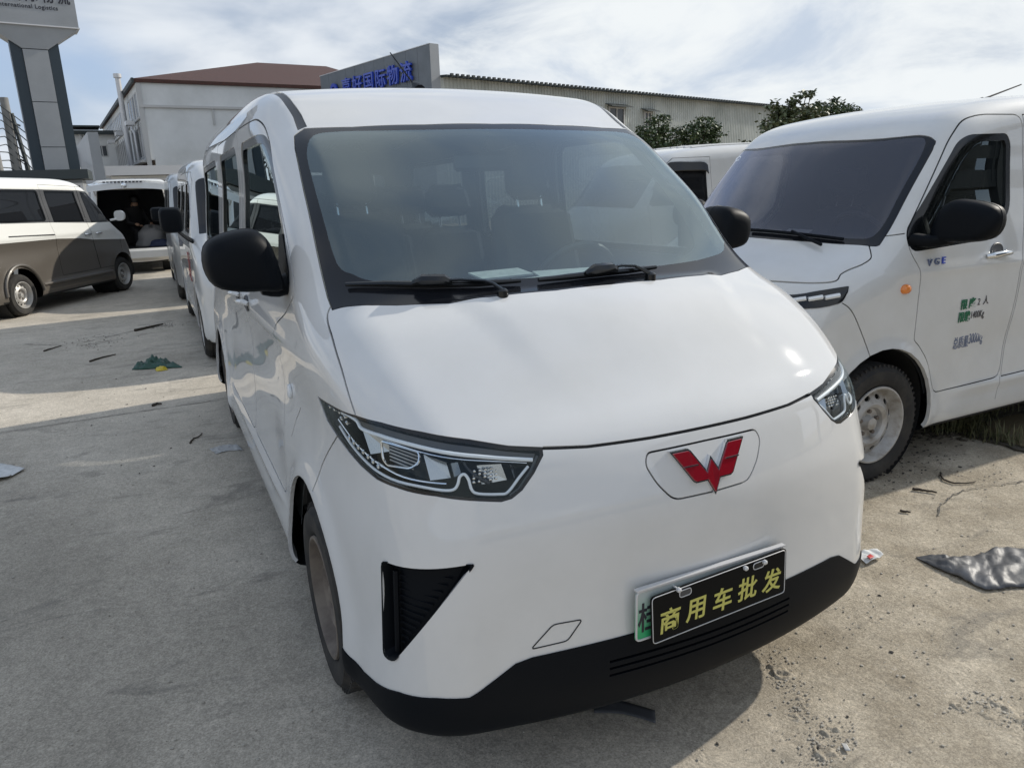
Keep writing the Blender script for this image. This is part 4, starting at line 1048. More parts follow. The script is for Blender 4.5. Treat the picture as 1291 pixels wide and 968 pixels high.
# wipers of the right van
for (x0, x1, px) in ((-.50, .02, -.18), (.08, .60, .42)):
    wb = MB(); wb.tube([RS.surf('T', abs(x), .575 + .21 * (x / .84) ** 2, 1 if x >= 0 else -1, .014) for x in np.linspace(x0, x1, 7)], .009, 6)
    xm = (x0 + x1) / 2; k_ = RS.surf('T', abs(xm), .58 + .2 * (xm / .84) ** 2, 1 if xm >= 0 else -1, .024); wb.tube([k_, RS.surf('T', abs(px + .12), .54 + .25 * (px / .84) ** 2, 1 if px + .12 >= 0 else -1, .02)], .008, 6); wb.build('wiper', 'blackplastic', rv, True)
db_ = MB(); q = RS.surf('S', 1.12, 1.30, 1, .17)
an = MB(); an.tube([(.05, 2.42, 1.94), (.05, 2.48, 1.965)], [.022, .012], 8); an.tube([(.05, 2.47, 1.96), (.05, 2.86, 2.06)], [.006, .004], 6); an.build('antenna', 'blackplastic', rv, True)

# --- van behind it with a rain visor over its door window
w_b = round_poly([(.95, 1.22), (1.25, 1.66), (1.32, 1.69), (1.80, 1.69), (1.84, 1.65), (1.84, 1.22)], .05)
bv, BS = van('white van behind the right one, with roof ribs and a black visor over its window', BOX, (3.42, 7.04, .03), -PI / 2, [w_b], [[(1.0, .42), (.93, 1.2), (1.22, 1.68), (1.36, 1.77), (1.92, 1.78), (1.95, .42)]], 'paint2', None, SCR_BOX, None, .06, name='parked_van')
vs = MB(); vs.add(*lofted([[tuple(BS.surf('S', y, z + dz, 1, o_)) for dz, o_ in ((.03, .004), (.025, .03), (-.075, .045), (-.085, .038))] for y, z in sline([(1.02, 1.38), (1.15, 1.55), (1.26, 1.665), (1.36, 1.69), (1.6, 1.692), (1.80, 1.688), (1.86, 1.65)], 3)])); vs.build('window_visor', 'glossblack', bv, True)
rr = MB()
for k in range(4):
    x = .16 + k * .14; rr.tube([(x, y, BS.B.trace(np.array([x, y, 3.]), np.array([0, 0, -1.]))[2] + .004) for y in np.linspace(1.75, 4.1, 12)], .022, 6, flat=.6)
    rr.tube([(-x, y, BS.B.trace(np.array([x, y, 3.]), np.array([0, 0, -1.]))[2] + .004) for y in np.linspace(1.75, 4.1, 12)], .022, 6, flat=.6)
rr.build('roof_ribs', 'paint2', bv, True)['kind'] = 'stuff'

# --- row behind the big van
w_r = [(.98, 1.20), (1.02, 1.34), (1.24, 1.62), (1.32, 1.67), (1.72, 1.67), (1.74, 1.20)]; w_m = round_poly([(1.98, 1.20), (1.98, 1.67), (2.75, 1.67), (2.78, 1.20)], .05); w_q = round_poly([(3.0, 1.22), (3.0, 1.66), (3.9, 1.64), (3.95, 1.22)], .05)
dd = [[(1.13, .42), (1.05, .62), (.96, .72), (.93, 1.2), (1.22, 1.68), (1.36, 1.77), (1.86, 1.78), (1.86, .42)], [(1.88, .42), (1.88, 1.78), (2.88, 1.78), (2.90, .42)]]
v2, V2 = van('white van right behind the big one, square black mirror and red lettering on its side', BOX, (-.01, 5.60, 0), 0, [w_r, w_m, w_q], dd, 'paint2', None, SCR_BOX, None, .05, mirrors=((.97, .62, 1.33), .10, .115, (.80, .78, 1.12), True), name='parked_van')
MT['redprint'] = mat('faded_red_print', (.30, .03, .03), .5)
for i, ch_ in enumerate('租售'):
    p = V2.surf('S', 1.2 + i * .42, .72, -1, .004); text_obj('side_lettering', ch_, .34, 'redprint', v2, frame_mat(p + Vector((0, .3, 0)), (0, -1, 0), (0, 0, 1)), .0005, .003)
v3, V3 = van('silver grey van at the far end of the row behind the big one', BOX, (-.06, 10.45, 0), 0, [w_r, w_m, w_q], dd, 'silver', None, SCR_BOX, None, .07, mirrors=((.96, .62, 1.30), .10, .10, (.80, .78, 1.15), True), name='parked_van') if MT.setdefault('silver', mat('silver_grey_paint', (.38, .39, .39), .35, .3, .6)) else None

# --- two-tone van on the left
t_w = [[(.60, 1.19), (.63, 1.33), (1.03, 1.625), (1.08, 1.65), (1.37, 1.655), (1.27, 1.20)], [(1.47, 1.225), (1.55, 1.665), (2.25, 1.68), (2.20, 1.25)], round_poly([(2.38, 1.27), (2.42, 1.69), (3.62, 1.70), (3.62, 1.36), (3.45, 1.30), (3.2, 1.285)], .05)]
t_d = [[(.86, .46), (.55, .70), (.50, .95), (.56, 1.17), (.60, 1.34), (1.02, 1.66), (1.15, 1.735), (1.46, 1.75), (1.40, 1.2), (1.30, .93), (1.28, .46)], [(1.29, .46), (1.31, .93), (1.41, 1.2), (1.47, 1.75), (2.36, 1.78), (2.30, 1.2), (2.24, .98), (2.27, .46)]]
t_l = [(-.2, .82), (.1, .845), (.5, .875), (1.3, .92), (1.65, .965), (2.2, .995), (4.2, 1.02), (4.2, .0), (-.2, .0)]
t_band = [(.56, 1.17), (.60, 1.33), (1.05, 1.665), (1.42, 1.69), (2.35, 1.71), (3.66, 1.73), (3.66, 1.33), (3.45, 1.27), (2.3, 1.235), (1.3, 1.185)]
tv, TS = van('cream and brown two-tone van parked on the far left beside the pylon sign', TWO, (-2.127, 14.017, 0), math.radians(152.35), t_w, t_d, 'cream', t_l, SCR_TWO, None, .045, rim='brightrim', mirrors=None, band=t_band, name='two_tone_van') if MT.setdefault('brightrim', mat('bright_steel_rim', (.40, .39, .37), .45, .4)) else None
for sg in (-1, 1):
    m_ = MB(); m_.add(*lofted([[(a[0] * sg, a[1], a[2]) for a in sup_ring((.93 + .01, .62 + t * .05, 1.27), (1, 0, 0), (0, 0, 1), .085 * s_, .085 * s_, 2.6, 18)] for t, s_ in ((-1, .5), (-.7, .85), (0, 1), (.8, 1))]))
    m_.tube([(.80 * sg, .70, 1.20), (.90 * sg, .64, 1.22)], .02, 6); mo = m_.build('mirror_housing', 'cream', tv, True)
    for hy in (1.15, 1.45):
        h_ = MB(); h_.tube([TS.surf('S', hy - .08, 1.02, sg, .004), TS.surf('S', hy - .05, 1.02, sg, .03), TS.surf('S', hy + .05, 1.02, sg, .03), TS.surf('S', hy + .08, 1.02, sg, .004)], .014, 8); h_.build('door_handle', 'chrome', tv, True)
    a_ = MB()      # arch lip and rail
    a_.tube([TS.surf('S', 3.19 + .375 * math.cos(t), .31 + .385 * math.sin(t), sg, .012) for t in np.linspace(.0, PI, 20)], .022, 8); a_.build('wheel_arch_trim', 'browngrey', tv, True)
    r_ = MB(); r_.tube([TS.surf('S', 2.28, 1.06, sg, .001), TS.surf('S', 3.25, 1.09, sg, .001)], .009, 6); r_.build('door_rail', 'gap', tv, True)
    k_ = MB(); k_.tube([TS.surf('S', y, .385 - (y - 1) * .0, sg, .006) for y in np.linspace(1.0, 2.78, 10)], .022, 8); k_.build('sill_moulding', 'browngrey', tv, True)

# --- van with its tailgate up
ov, OS = van('white van seen from behind with its tailgate raised and its back full of things', BOX, (-1.42, 20.75, 0), PI, [w_r, w_m, w_q], dd, 'paint2', None, None, None, .06, gate=True, name='parked_van')
g = MB(); g.add(*lofted([[(x, 4.20 + .02, 1.86 - .03 * (x / .7) ** 2), (x, 4.75, 1.90 - .05 * (x / .7) ** 2), (x, 5.20, 1.86 - .06 * (x / .7) ** 2), (x, 5.22, 1.74 - .05 * (x / .7) ** 2), (x, 5.12, 1.72), (x, 4.75, 1.82 - .05 * (x / .7) ** 2), (x, 4.20, 1.80)] for x in np.linspace(-.74, .74, 11)]))
gt = g.build('tailgate', 'paint2', ov, True)
q = MB(); q.add(*lofted([sup_ring((0.08, 5.225 + w_, 1.80), (1, 0, 0), (0, 0, 1), .05 * k_, .05 * k_, 2, 16) for k_, w_ in ((1, 0), (1, .008), (.7, .012))])); q.build('tailgate_badge', 'chrome', gt, True)
dots = MB()
for k in range(11): dots.box((.42 - k * .065, 5.224, 1.865), (.045, .008, .028))
dots.build('tailgate_lettering', 'black_print', gt)['kind'] = 'stuff'
bp_ = MB(); bp_.rbox((0, 4.50, .40), (1.62, .16, .24), .05); bp_.build('rear_bumper', 'paint2', ov, True)
fl = MB(); fl.box((0, 3.4, .50), (1.5, 2.0, .04)); fl.box((0, 2.3, 1.1), (1.5, .03, 1.3)); fl.build('cargo_floor', 'dash', ov)
for sg in (-1, 1):
    st_ = MB(); st_.tube([(.66 * sg, 4.22, 1.62), (.66 * sg, 4.7, 1.83)], .012, 6); st_.build('gas_strut', 'whitemetal', ov, True)
    tl = MB(); tl.rbox((.765 * sg, 4.36, 1.02), (.08, .10, .34), .03); tl.build('tail_lamp', 'redlens', ov, True)

# ------------------------------------------------------------------ ground
def concrete_mat():
    m = bpy.data.materials.new('yard_concrete'); m.use_nodes = True; nt = m.node_tree; b = nt.nodes['Principled BSDF']
    t = N(nt, 'ShaderNodeTexCoord')
    def nz(scale, detail=8, rough=.6, dist=0, vec=None, mp=None):
        n = N(nt, 'ShaderNodeTexNoise'); n.inputs['Scale'].default_value = scale; n.inputs['Detail'].default_value = detail
        n.inputs['Roughness'].default_value = rough; n.inputs['Distortion'].default_value = dist
        if mp:
            q = N(nt, 'ShaderNodeMapping'); q.inputs['Scale'].default_value = mp; nt.links.new(t.outputs['Object'], q.inputs[0]); nt.links.new(q.outputs[0], n.inputs['Vector'])
        else: nt.links.new(t.outputs['Object'], n.inputs['Vector'])
        return n.outputs[0]
    def rng_(src, a, b_, c=0, d=1):
        r = N(nt, 'ShaderNodeMapRange'); r.inputs[1].default_value = a; r.inputs[2].default_value = b_; r.inputs[3].default_value = c; r.inputs[4].default_value = d
        nt.links.new(src, r.inputs[0]); return r.outputs[0]
    def mix(f, a, b_, bt='MIX'):
        x = N(nt, 'ShaderNodeMixRGB', blend_type=bt)
        for s_, i in ((f, 0), (a, 1), (b_, 2)):
            if isinstance(s_, (int, float)): x.inputs[i].default_value = s_ if i == 0 else (s_, s_, s_, 1)
            elif isinstance(s_, tuple): x.inputs[i].default_value = rgb(s_)
            else: nt.links.new(s_, x.inputs[i])
        return x.outputs[0]
    def mth(op, a, b_=None):
        x = N(nt, 'ShaderNodeMath', operation=op)
        for s_, i in ((a, 0), (b_, 1)):
            if s_ is None: continue
            if isinstance(s_, (int, float)): x.inputs[i].default_value = s_
            else: nt.links.new(s_, x.inputs[i])
        return x.outputs[0]
    sp = N(nt, 'ShaderNodeSeparateXYZ'); nt.links.new(t.outputs['Object'], sp.inputs[0])
    # worn, sandier slab on the right of the big van, smoother slab on its left
    edge = mth('ADD', sp.outputs[0], mth('MULTIPLY', nz(1.6, 5), .8))
    worn = rng_(edge, .0, .9)
    base = mix(rng_(nz(.7, 6, .6, .4), .35, .68), (.44, .395, .325), (.57, .515, .43))
    base = mix(mth('MULTIPLY', rng_(nz(.45, 4, .5, .6, mp=(1, .45, 1)), .52, .66), .75), base, (.31, .28, .23))
    sandy = mix(rng_(nz(3.2, 7, .65), .38, .66), (.345, .295, .22), (.50, .44, .345))
    base = mix(worn, base, sandy)
    fine = rng_(nz(160, 3, .7), .38, .66, .72, 1.22)
    gr = rng_(nz(42, 4, .6), .3, .7, .86, 1.12)
    base = mix(1.0, base, mth('MULTIPLY', fine, gr), 'MULTIPLY')
    # exposed aggregate
    v = N(nt, 'ShaderNodeTexVoronoi'); v.inputs['Scale'].default_value = 95; nt.links.new(t.outputs['Object'], v.inputs['Vector'])
    spot = mth('MULTIPLY', mth('LESS_THAN', v.outputs['Distance'], .17), mth('GREATER_THAN', nz(33, 2), .60))
    base = mix(mth('MULTIPLY', spot, .75), base, (.06, .055, .05))
    v2 = N(nt, 'ShaderNodeTexVoronoi'); v2.inputs['Scale'].default_value = 70; nt.links.new(t.outputs['Object'], v2.inputs['Vector'])
    spot2 = mth('MULTIPLY', mth('LESS_THAN', v2.outputs['Distance'], .20), mth('GREATER_THAN', nz(27, 2), .60))
    base = mix(mth('MULTIPLY', mth('MULTIPLY', spot2, worn), .5), base, (.62, .58, .52))
    mott = rng_(nz(6.5, 8, .72, .6), .35, .68, .86, 1.10)
    base = mix(1.0, base, mott, 'MULTIPLY')
    # grime streaks (old water marks)
    st = rng_(nz(2.3, 9, .68, 1.1, mp=(.6, 1.6, 1)), .56, .66)
    base = mix(mth('MULTIPLY', st, .45), base, (.11, .105, .095))
    nt.links.new(base, b.inputs['Base Color'])
    b.inputs['Roughness'].default_value = .88; b.inputs['Specular IOR Level'].default_value = .3
    h = mth('ADD', mth('MULTIPLY', nz(38, 8, .78), mth('ADD', mth('MULTIPLY', worn, .9), .35)), mth('MULTIPLY', nz(9, 5, .6), mth('ADD', mth('MULTIPLY', worn, 1.2), .5)))
    h = mth('SUBTRACT', h, mth('MULTIPLY', spot, .5))
    bp = N(nt, 'ShaderNodeBump'); bp.inputs['Strength'].default_value = .55; bp.inputs['Distance'].default_value = .012
    nt.links.new(h, bp.inputs['Height']); nt.links.new(bp.outputs[0], b.inputs['Normal'])
    return m
MT['concrete'] = concrete_mat()
# gently uneven sheet near the camera, flat and endless farther out
gx = np.concatenate([[-600, -60, -20, -8], np.arange(-5, 7.01, .12), [9, 20, 60, 600]]); gy = np.concatenate([[-300, -30, -6], np.arange(-2, 10.01, .12), [12, 16, 24, 50, 120, 900]])
gv = []; ns_ = rng.normal(size=(5, 4))
for y in gy:
    for x in gx:
        a = max(0, 1 - max(abs(x - 1) / 6, abs(y - 4) / 6)); z = a * .002 * (math.sin(x * 1.3 + y * .7) + math.sin(x * 2.9 - y * 1.9 + 1) * .5) if a > 0 else 0
        gv.append((x, y, z - .003 * (a > 0) * 1.0))
nx = len(gx); gf = [(j * nx + i, j * nx + i + 1, (j + 1) * nx + i + 1, (j + 1) * nx + i) for j in range(len(gy) - 1) for i in range(nx - 1)]
tag(obj('ground', gv, gf, 'concrete', None, True), kind='structure')

MT['soil'] = mat('wet_soil', (.055, .047, .035), .9, noise=(6, (.10, .085, .06), .4, .7), bump=(30, .8, .02))
MT['puddle'] = mat('muddy_water', (.16, .13, .085), .05, 0, 0, .5)
MT['jointmat'] = mat('dirt_filled_joint', (.10, .095, .085), .95)
MT['chunk'] = mat('crumbled_concrete', (.30, .275, .235), .95, noise=(40, (.44, .41, .35), .4, .65))
MT['darkchunk'] = mat('dark_crumbs', (.05, .045, .04), .95)
def blob_sheet(name, pts, z, m, kind='structure', sub=3, rnd=.02):
    P = spoly(pts, sub); P = [(x + random.uniform(-rnd, rnd), y + random.uniform(-rnd, rnd)) for x, y in P]
    o = obj(name, [(x, y, z) for x, y in P], [tuple(range(len(P)))], m); o['kind'] = kind; return o
soil = blob_sheet('soil_strip', [(2.80, 1.62), (2.93, 1.40), (3.02, 1.26), (3.03, 1.10), (3.04, .96), (3.10, .78), (3.30, .55), (3.9, .30), (5.5, .1), (9, 0), (12, 1), (12, 2.9), (6, 2.9), (3.4, 2.7), (2.85, 2.1)], .008, 'soil')
pud = blob_sheet('puddle', [(3.19, 1.20), (3.36, 1.30), (3.60, 1.32), (4.0, 1.25), (4.3, 1.05), (4.2, .75), (3.7, .55), (3.3, .66), (3.12, .86), (3.09, 1.05)], .013, 'puddle')
def crack(name, pts, w, z=.003, m='jointmat', jit=.006):
    P = sline(pts, 10); L = []; R = []
    for i, p in enumerate(P):
        a = np.array(P[max(i - 1, 0)]); b = np.array(P[min(i + 1, len(P) - 1)]); d = b - a; d = d / np.linalg.norm(d); n = np.array([-d[1], d[0]])
        c_ = np.array(p) + n * random.uniform(-jit, jit); ww = w * random.uniform(.4, 1.3)
        L.append((*(c_ + n * ww), z)); R.append((*(c_ - n * ww), z))
    k = len(P); o = obj(name, L + R, [(i, i + 1, k + i + 1, k + i) for i in range(k - 1)], m); o['kind'] = 'structure'; return o
crack('slab_joint', [(-12, 4.50), (-6, 4.54), (-2.30, 4.57), (-1.6, 4.59), (-1.08, 4.60), (0, 4.62), (1.5, 4.65)], .0045)
crack('ground_crack', [(1.9, .62), (2.05, .70), (2.3, .74), (2.7, .66), (3.02, .70)], .003)
crack('ground_crack', [(-2.6, 8.3), (-2.2, 8.0), (-1.9, 8.1), (-1.5, 8.5), (-1.1, 8.7)], .008)
def chunks(name, spots, m, smin, smax, label=None, cat=None):
    mb = MB(); ico = [(0, 0, 1), (.89, 0, .45), (.28, .85, .45), (-.72, .53, .45), (-.72, -.53, .45), (.28, -.85, .45), (.72, .53, -.45), (-.28, .85, -.45), (-.89, 0, -.45), (-.28, -.85, -.45), (.72, -.53, -.45), (0, 0, -1)]
    fc = [(0, 1, 2), (0, 2, 3), (0, 3, 4), (0, 4, 5), (0, 5, 1), (1, 6, 2), (2, 7, 3), (3, 8, 4), (4, 9, 5), (5, 10, 1), (6, 7, 2), (7, 8, 3), (8, 9, 4), (9, 10, 5), (10, 6, 1), (11, 7, 6), (11, 8, 7), (11, 9, 8), (11, 10, 9), (11, 6, 10)]
    for (cx_, cy_, rx, ry, n) in spots:
        for _ in range(n):
            x = cx_ + random.gauss(0, rx); y = cy_ + random.gauss(0, ry); s_ = smin + (smax - smin) * random.random() ** 3
            k = [random.uniform(.6, 1.3) for _ in range(3)]; a = random.uniform(0, 6.3)
            vs = []
            for p in ico:
                j = random.uniform(.75, 1.2); q = (p[0] * s_ * k[0] * j, p[1] * s_ * k[1] * j, p[2] * s_ * k[2] * .38 * j)
                vs.append((x + q[0] * math.cos(a) - q[1] * math.sin(a), y + q[0] * math.sin(a) + q[1] * math.cos(a), q[2] + .000))
            mb.add(vs, fc)
    o = mb.build(name, m, fix=False); o['kind'] = 'stuff'
    if label: o['label'] = label; o['category'] = cat
    return o
chunks('crumbled_concrete', [(.42, .10, .035, .06, 120), (.37, -.04, .03, .05, 120), (.35, -.15, .05, .03, 90), (.29, -.13, .04, .03, 60), (.25, -.19, .03, .02, 50), (.48, .22, .04, .05, 50)], 'chunk', .0015, .0058, 'crumbled concrete in a broken strip in front of the bumper', 'rubble')
chunks('crumbled_concrete', [(.86, -.25, .05, .035, 130), (.87, -.34, .04, .05, 100), (.95, -.38, .06, .04, 60)], 'chunk', .0015, .0058, 'crumbled concrete at the lower right corner', 'rubble')
chunks('loose_gravel', [(1.6, .2, 1.2, .55, 900), (.9, .1, .5, .3, 350), (2.4, .8, .5, .12, 250), (-1.6, 3.2, .6, 1.3, 420), (-1.4, 1.4, .35, .7, 260), (-1.6, 7.5, .7, 1.5, 220)], 'chunk', .0015, .006, 'small loose gravel scattered over the concrete', 'gravel')
chunks('dark_crumbs', [(-1.97, 8.1, .16, .22, 260), (-1.86, 7.75, .12, .2, 90), (-1.2, 8.65, .14, .10, 200), (2.15, 1.05, .3, .07, 130), (1.2, .2, .7, .4, 40), (-1.5, 4.5, .5, .7, 60), (2.5, 1.2, .25, .10, 160)], 'darkchunk', .002, .009, 'dark crumbs and dirt lying on the concrete', 'dirt')
chunks('soil_clods', [(3.1, 1.32, .12, .06, 200), (3.3, 1.45, .3, .08, 320), (3.8, 1.6, .5, .1, 260), (2.9, 1.6, .1, .15, 160)], 'soil', .008, .035, 'dark clods of soil along the broken edge', 'soil')

def broken(spots, seed, hmax=.007, step=.005):
    x0, x1 = min(q[0] - 2.6 * q[2] for q in spots), max(q[0] + 2.6 * q[2] for q in spots); y0, y1 = min(q[1] - 2.6 * q[3] for q in spots), max(q[1] + 2.6 * q[3] for q in spots)
    nx_, ny_ = int((x1 - x0) / step) + 1, int((y1 - y0) / step) + 1; vs = []
    for j in range(ny_):
        for i in range(nx_):
            x, y = x0 + i * step, y0 + j * step
            mk = max(math.exp(-(((x - q[0]) / q[2]) ** 2 + ((y - q[1]) / q[3]) ** 2)) for q in spots)
            n_ = .55 * (1 - abs(mnoise.noise(Vector((x * 26, y * 26, seed)))) * 2.2) + .45 * mnoise.noise(Vector((x * 70, y * 70, seed + 3))) + .5 * mnoise.noise(Vector((x * 11, y * 11, seed + 9)))
            h = n_ * mk * 1.5 - .42; vs.append((x, y, -.009 + max(0, min(1, h + .45)) * (hmax + .010)))
    fs = [(j * nx_ + i, j * nx_ + i + 1, (j + 1) * nx_ + i + 1, (j + 1) * nx_ + i) for j in range(ny_ - 1) for i in range(nx_ - 1) if max(vs[j * nx_ + i][2], vs[(j + 1) * nx_ + i + 1][2]) > -.0085]
    o = obj('spalled_concrete', vs, fs, 'concrete', None, True); o['kind'] = 'structure'
from mathutils import noise as mnoise
broken([(.44, .16, .05, .08), (.40, .02, .04, .07), (.36, -.12, .07, .05), (.27, -.17, .06, .04), (.33, -.03, .03, .03)], 1.0)
broken([(.86, -.27, .08, .06), (.89, -.38, .07, .07), (.78, -.22, .04, .03)], 5.0)
broken([(-1.95, 8.05, .28, .30)], 9.0, .012, .018)
broken([(1.55, .12, .10, .05), (.95, .18, .05, .03)], 12.0, .004)

# grass tufts
MT['grass'] = mat('grass_blades', (.055, .065, .025), .7, noise=(30, (.12, .11, .05), .4, .6))
gm = MB()
for (cx_, cy_, rx, ry, n) in ((3.08, 1.20, .05, .09, 150), (3.17, 1.33, .08, .04, 220), (3.05, 1.36, .09, .05, 160), (3.40, 1.42, .14, .05, 200), (3.12, 1.02, .02, .05, 40), (3.75, 1.48, .22, .06, 160)):
    for _ in range(n):
        x = cx_ + random.gauss(0, rx); y = cy_ + random.gauss(0, ry); h = random.uniform(.03, .13); a = random.uniform(0, 6.28); l = random.uniform(.02, .10); w = .0028
        dx_, dy_ = math.cos(a), math.sin(a); px_, py_ = -dy_ * w, dx_ * w
        gm.add([(x - px_, y - py_, 0), (x + px_, y + py_, 0), (x + dx_ * l * .4 + px_, y + dy_ * l * .4 + py_, h * .7), (x + dx_ * l * .4 - px_, y + dy_ * l * .4 - py_, h * .7), (x + dx_ * l, y + dy_ * l, h)], [(0, 1, 2, 3), (3, 2, 4)])
o = gm.build('grass', 'grass', fix=False); tag(o, 'thin grass growing at the puddle edge under the right van', 'grass', kind='stuff')

# ------------------------------------------------------------------ litter
from mathutils import noise as mnoise
def ribbon_sheet(name, A, B, m, hfun, nu=60, nv=16, label='', cat='litter', th=.0015):
    A = sline(A, 8); B = sline(B, 8)
    def samp(P, t): q = t * (len(P) - 1); i = min(int(q), len(P) - 2); r = q - i; return tuple(P[i][k] * (1 - r) + P[i + 1][k] * r for k in range(2))
    vs = []
    for i in range(nu + 1):
        a, b = samp(A, i / nu), samp(B, i / nu)
        for j in range(nv + 1):
            v = j / nv; x = a[0] * (1 - v) + b[0] * v; y = a[1] * (1 - v) + b[1] * v; vs.append((x, y, .0015 + max(0, hfun(x, y, i / nu, v))))
    n = nv + 1; fs = [(i * n + j, (i + 1) * n + j, (i + 1) * n + j + 1, i * n + j + 1) for i in range(nu) for j in range(nv)]
    o = obj(name, vs, fs, m, None, True); md = o.modifiers.new('thick', 'SOLIDIFY'); md.thickness = th; md.offset = 1
    tag(o, label, cat); return o
MT['rubberscrap'] = mat('scuffed_black_plastic', (.075, .077, .082), .5, 0, 0, .4, noise=(7, (.17, .17, .175), .5, .72), bump=(25, .35, .006))
nf = lambda x, y, s_, o_=0: mnoise.noise(Vector((x * s_, y * s_, o_)))
ribbon_sheet('black_plastic_liner', [(1.472, .421), (1.541, .382), (1.597, .335), (1.683, .302), (1.831, .296), (1.897, .243), (1.99, .14)], [(1.465, .415), (1.453, .321), (1.458, .227), (1.456, .148), (1.478, .117), (1.60, .073), (1.70, -.02)],
    'rubberscrap', lambda x, y, u, v: (.012 + .012 * nf(x, y, 6) + .010 * math.sin(v * PI) * u + .024 * abs(nf(x, y, 15, 3)) + .012 * abs(nf(x, y, 34, 7)) + (.010 if v < .12 else 0) * u) * min(1, u * 5) * (1 - (2 * v - 1) ** 6 * .6), label='torn black plastic wheel liner lying on the ground at the right edge', cat='car part', th=.003)
MT['bagdark'] = mat('dark_green_bag', (.012, .06, .04), .35, 0, 0, .5); MT['bagyellow'] = mat('yellow_wrapper', (.55, .42, .03), .4)
MT['white_film'] = mat('white_film', (.42, .42, .41), .6); MT['redp'] = mat('red_wrapper', (.5, .05, .05), .5)
ribbon_sheet('green_bag', [(-1.50, 6.20), (-1.42, 6.34), (-1.33, 6.45), (-1.22, 6.38), (-1.09, 6.03)], [(-1.50, 6.17), (-1.40, 6.12), (-1.30, 6.10), (-1.18, 6.04), (-1.08, 6.00)], 'bagdark',
    lambda x, y, u, v: (.05 + .05 * nf(x, y, 14) + .05 * abs(nf(x, y, 30, 2))) * math.sin(PI * max(.02, min(.98, u))) ** .7 * math.sin(PI * v) ** .6, 50, 24, 'crumpled dark green plastic bag on the concrete left of the row', 'bag')
ribbon_sheet('yellow_wrapper', [(-1.31, 6.08), (-1.26, 6.10), (-1.21, 6.08)], [(-1.30, 5.98), (-1.26, 5.96), (-1.20, 5.98)], 'bagyellow', lambda x, y, u, v: (.03 + .03 * nf(x, y, 30)) * math.sin(PI * u) * math.sin(PI * v), 16, 12, 'small yellow wrapper against the green bag', 'wrapper')
ribbon_sheet('paper_sheet', [(-2.34, 3.86), (-2.186, 3.80), (-2.036, 3.616)], [(-2.46, 3.50), (-2.30, 3.44), (-2.10, 3.49)], 'paper', lambda x, y, u, v: .006 + .012 * abs(nf(x, y, 9)) + .010 * (v > .8), 24, 14, 'white paper sheet lying at the left edge of the photo', 'paper')
ribbon_sheet('crushed_film', [(-1.03, 3.42), (-.95, 3.45), (-.87, 3.42)], [(-1.00, 3.30), (-.93, 3.32), (-.84, 3.28)], 'white_film', lambda x, y, u, v: .010 * abs(nf(x, y, 22)) + (-.02 if nf(x, y, 26, 5) > .12 else .0), 40, 24, 'torn whitish film flattened on the concrete beside the rear wheel', 'litter')
ribbon_sheet('wrapper', [(1.255, .520), (1.307, .548), (1.372, .528)], [(1.235, .470), (1.29, .470), (1.350, .480)], 'paper', lambda x, y, u, v: .010 + .014 * abs(nf(x, y, 24)), 24, 14, 'crumpled white and red wrapper behind the front bumper corner', 'wrapper')
ribbon_sheet('wrapper_print', [(1.262, .490), (1.29, .497)], [(1.257, .470), (1.287, .474)], 'redp', lambda x, y, u, v: .026, 6, 4, 'red printed corner of the crumpled wrapper', 'wrapper')
ribbon_sheet('metal_strip', [(-.155, .315), (-.10, .285), (-.020, .185)], [(-.185, .262), (-.11, .215), (-.050, .140)], 'rubberscrap', lambda x, y, u, v: .001, 12, 4, 'flat grey strip lying in the shade under the bumper', 'scrap')
ribbon_sheet('white_chip', [(.350, -.168), (.362, -.176)], [(.338, -.192), (.350, -.200)], 'white_film', lambda x, y, u, v: .004, 4, 3, 'small white chip on the rubble near the bottom edge', 'chip')
MT['twig'] = mat('dry_twig', (.045, .035, .025), .85)
def twig(pts, r, label, name='twig'):
    mb = MB(); P = sline(pts, 5); P = [(x + random.uniform(-.004, .004), y + random.uniform(-.004, .004), r * .6 + random.uniform(0, .002)) for x, y in P]
    mb.tube(P, [r * (1 - .6 * i / len(P)) for i in range(len(P))], 5); tag(mb.build(name, 'twig', None, True), label, 'twig')
twig([(2.372, .939), (2.308, .87), (2.31, .82), (2.36, .79), (2.415, .778)], .006, 'curved dry twig near the front wheel of the right van')
twig([(2.07, .872), (2.10, .83), (2.125, .785)], .008, 'short straight dark stick right of the front bumper')
twig([(1.795, .735), (1.82, .70)], .007, 'stub of a dark stick nearest the bumper corner')
twig([(-1.13, 3.60), (-1.11, 3.68), (-1.07, 3.72), (-1.05, 3.78)], .006, 'bent twig on the shaded concrete beside the rear wheel')
twig([(-1.50, 8.45), (-1.38, 8.56), (-1.26, 8.68), (-1.18, 8.74)], .018, 'long dark twig beyond the green bag')
twig([(-2.36, 7.70), (-2.30, 7.80), (-2.22, 7.92)], .010, 'thin twig at the far left beyond the lit strip')
twig([(-1.88, 6.80), (-1.80, 6.92), (-1.66, 7.02)], .012, 'crooked twig between the green bag and the dirt patch')
twig([(-1.34, 4.70), (-1.31, 4.74), (-1.28, 4.71)], .012, 'small black scrap of bark on the slab joint')

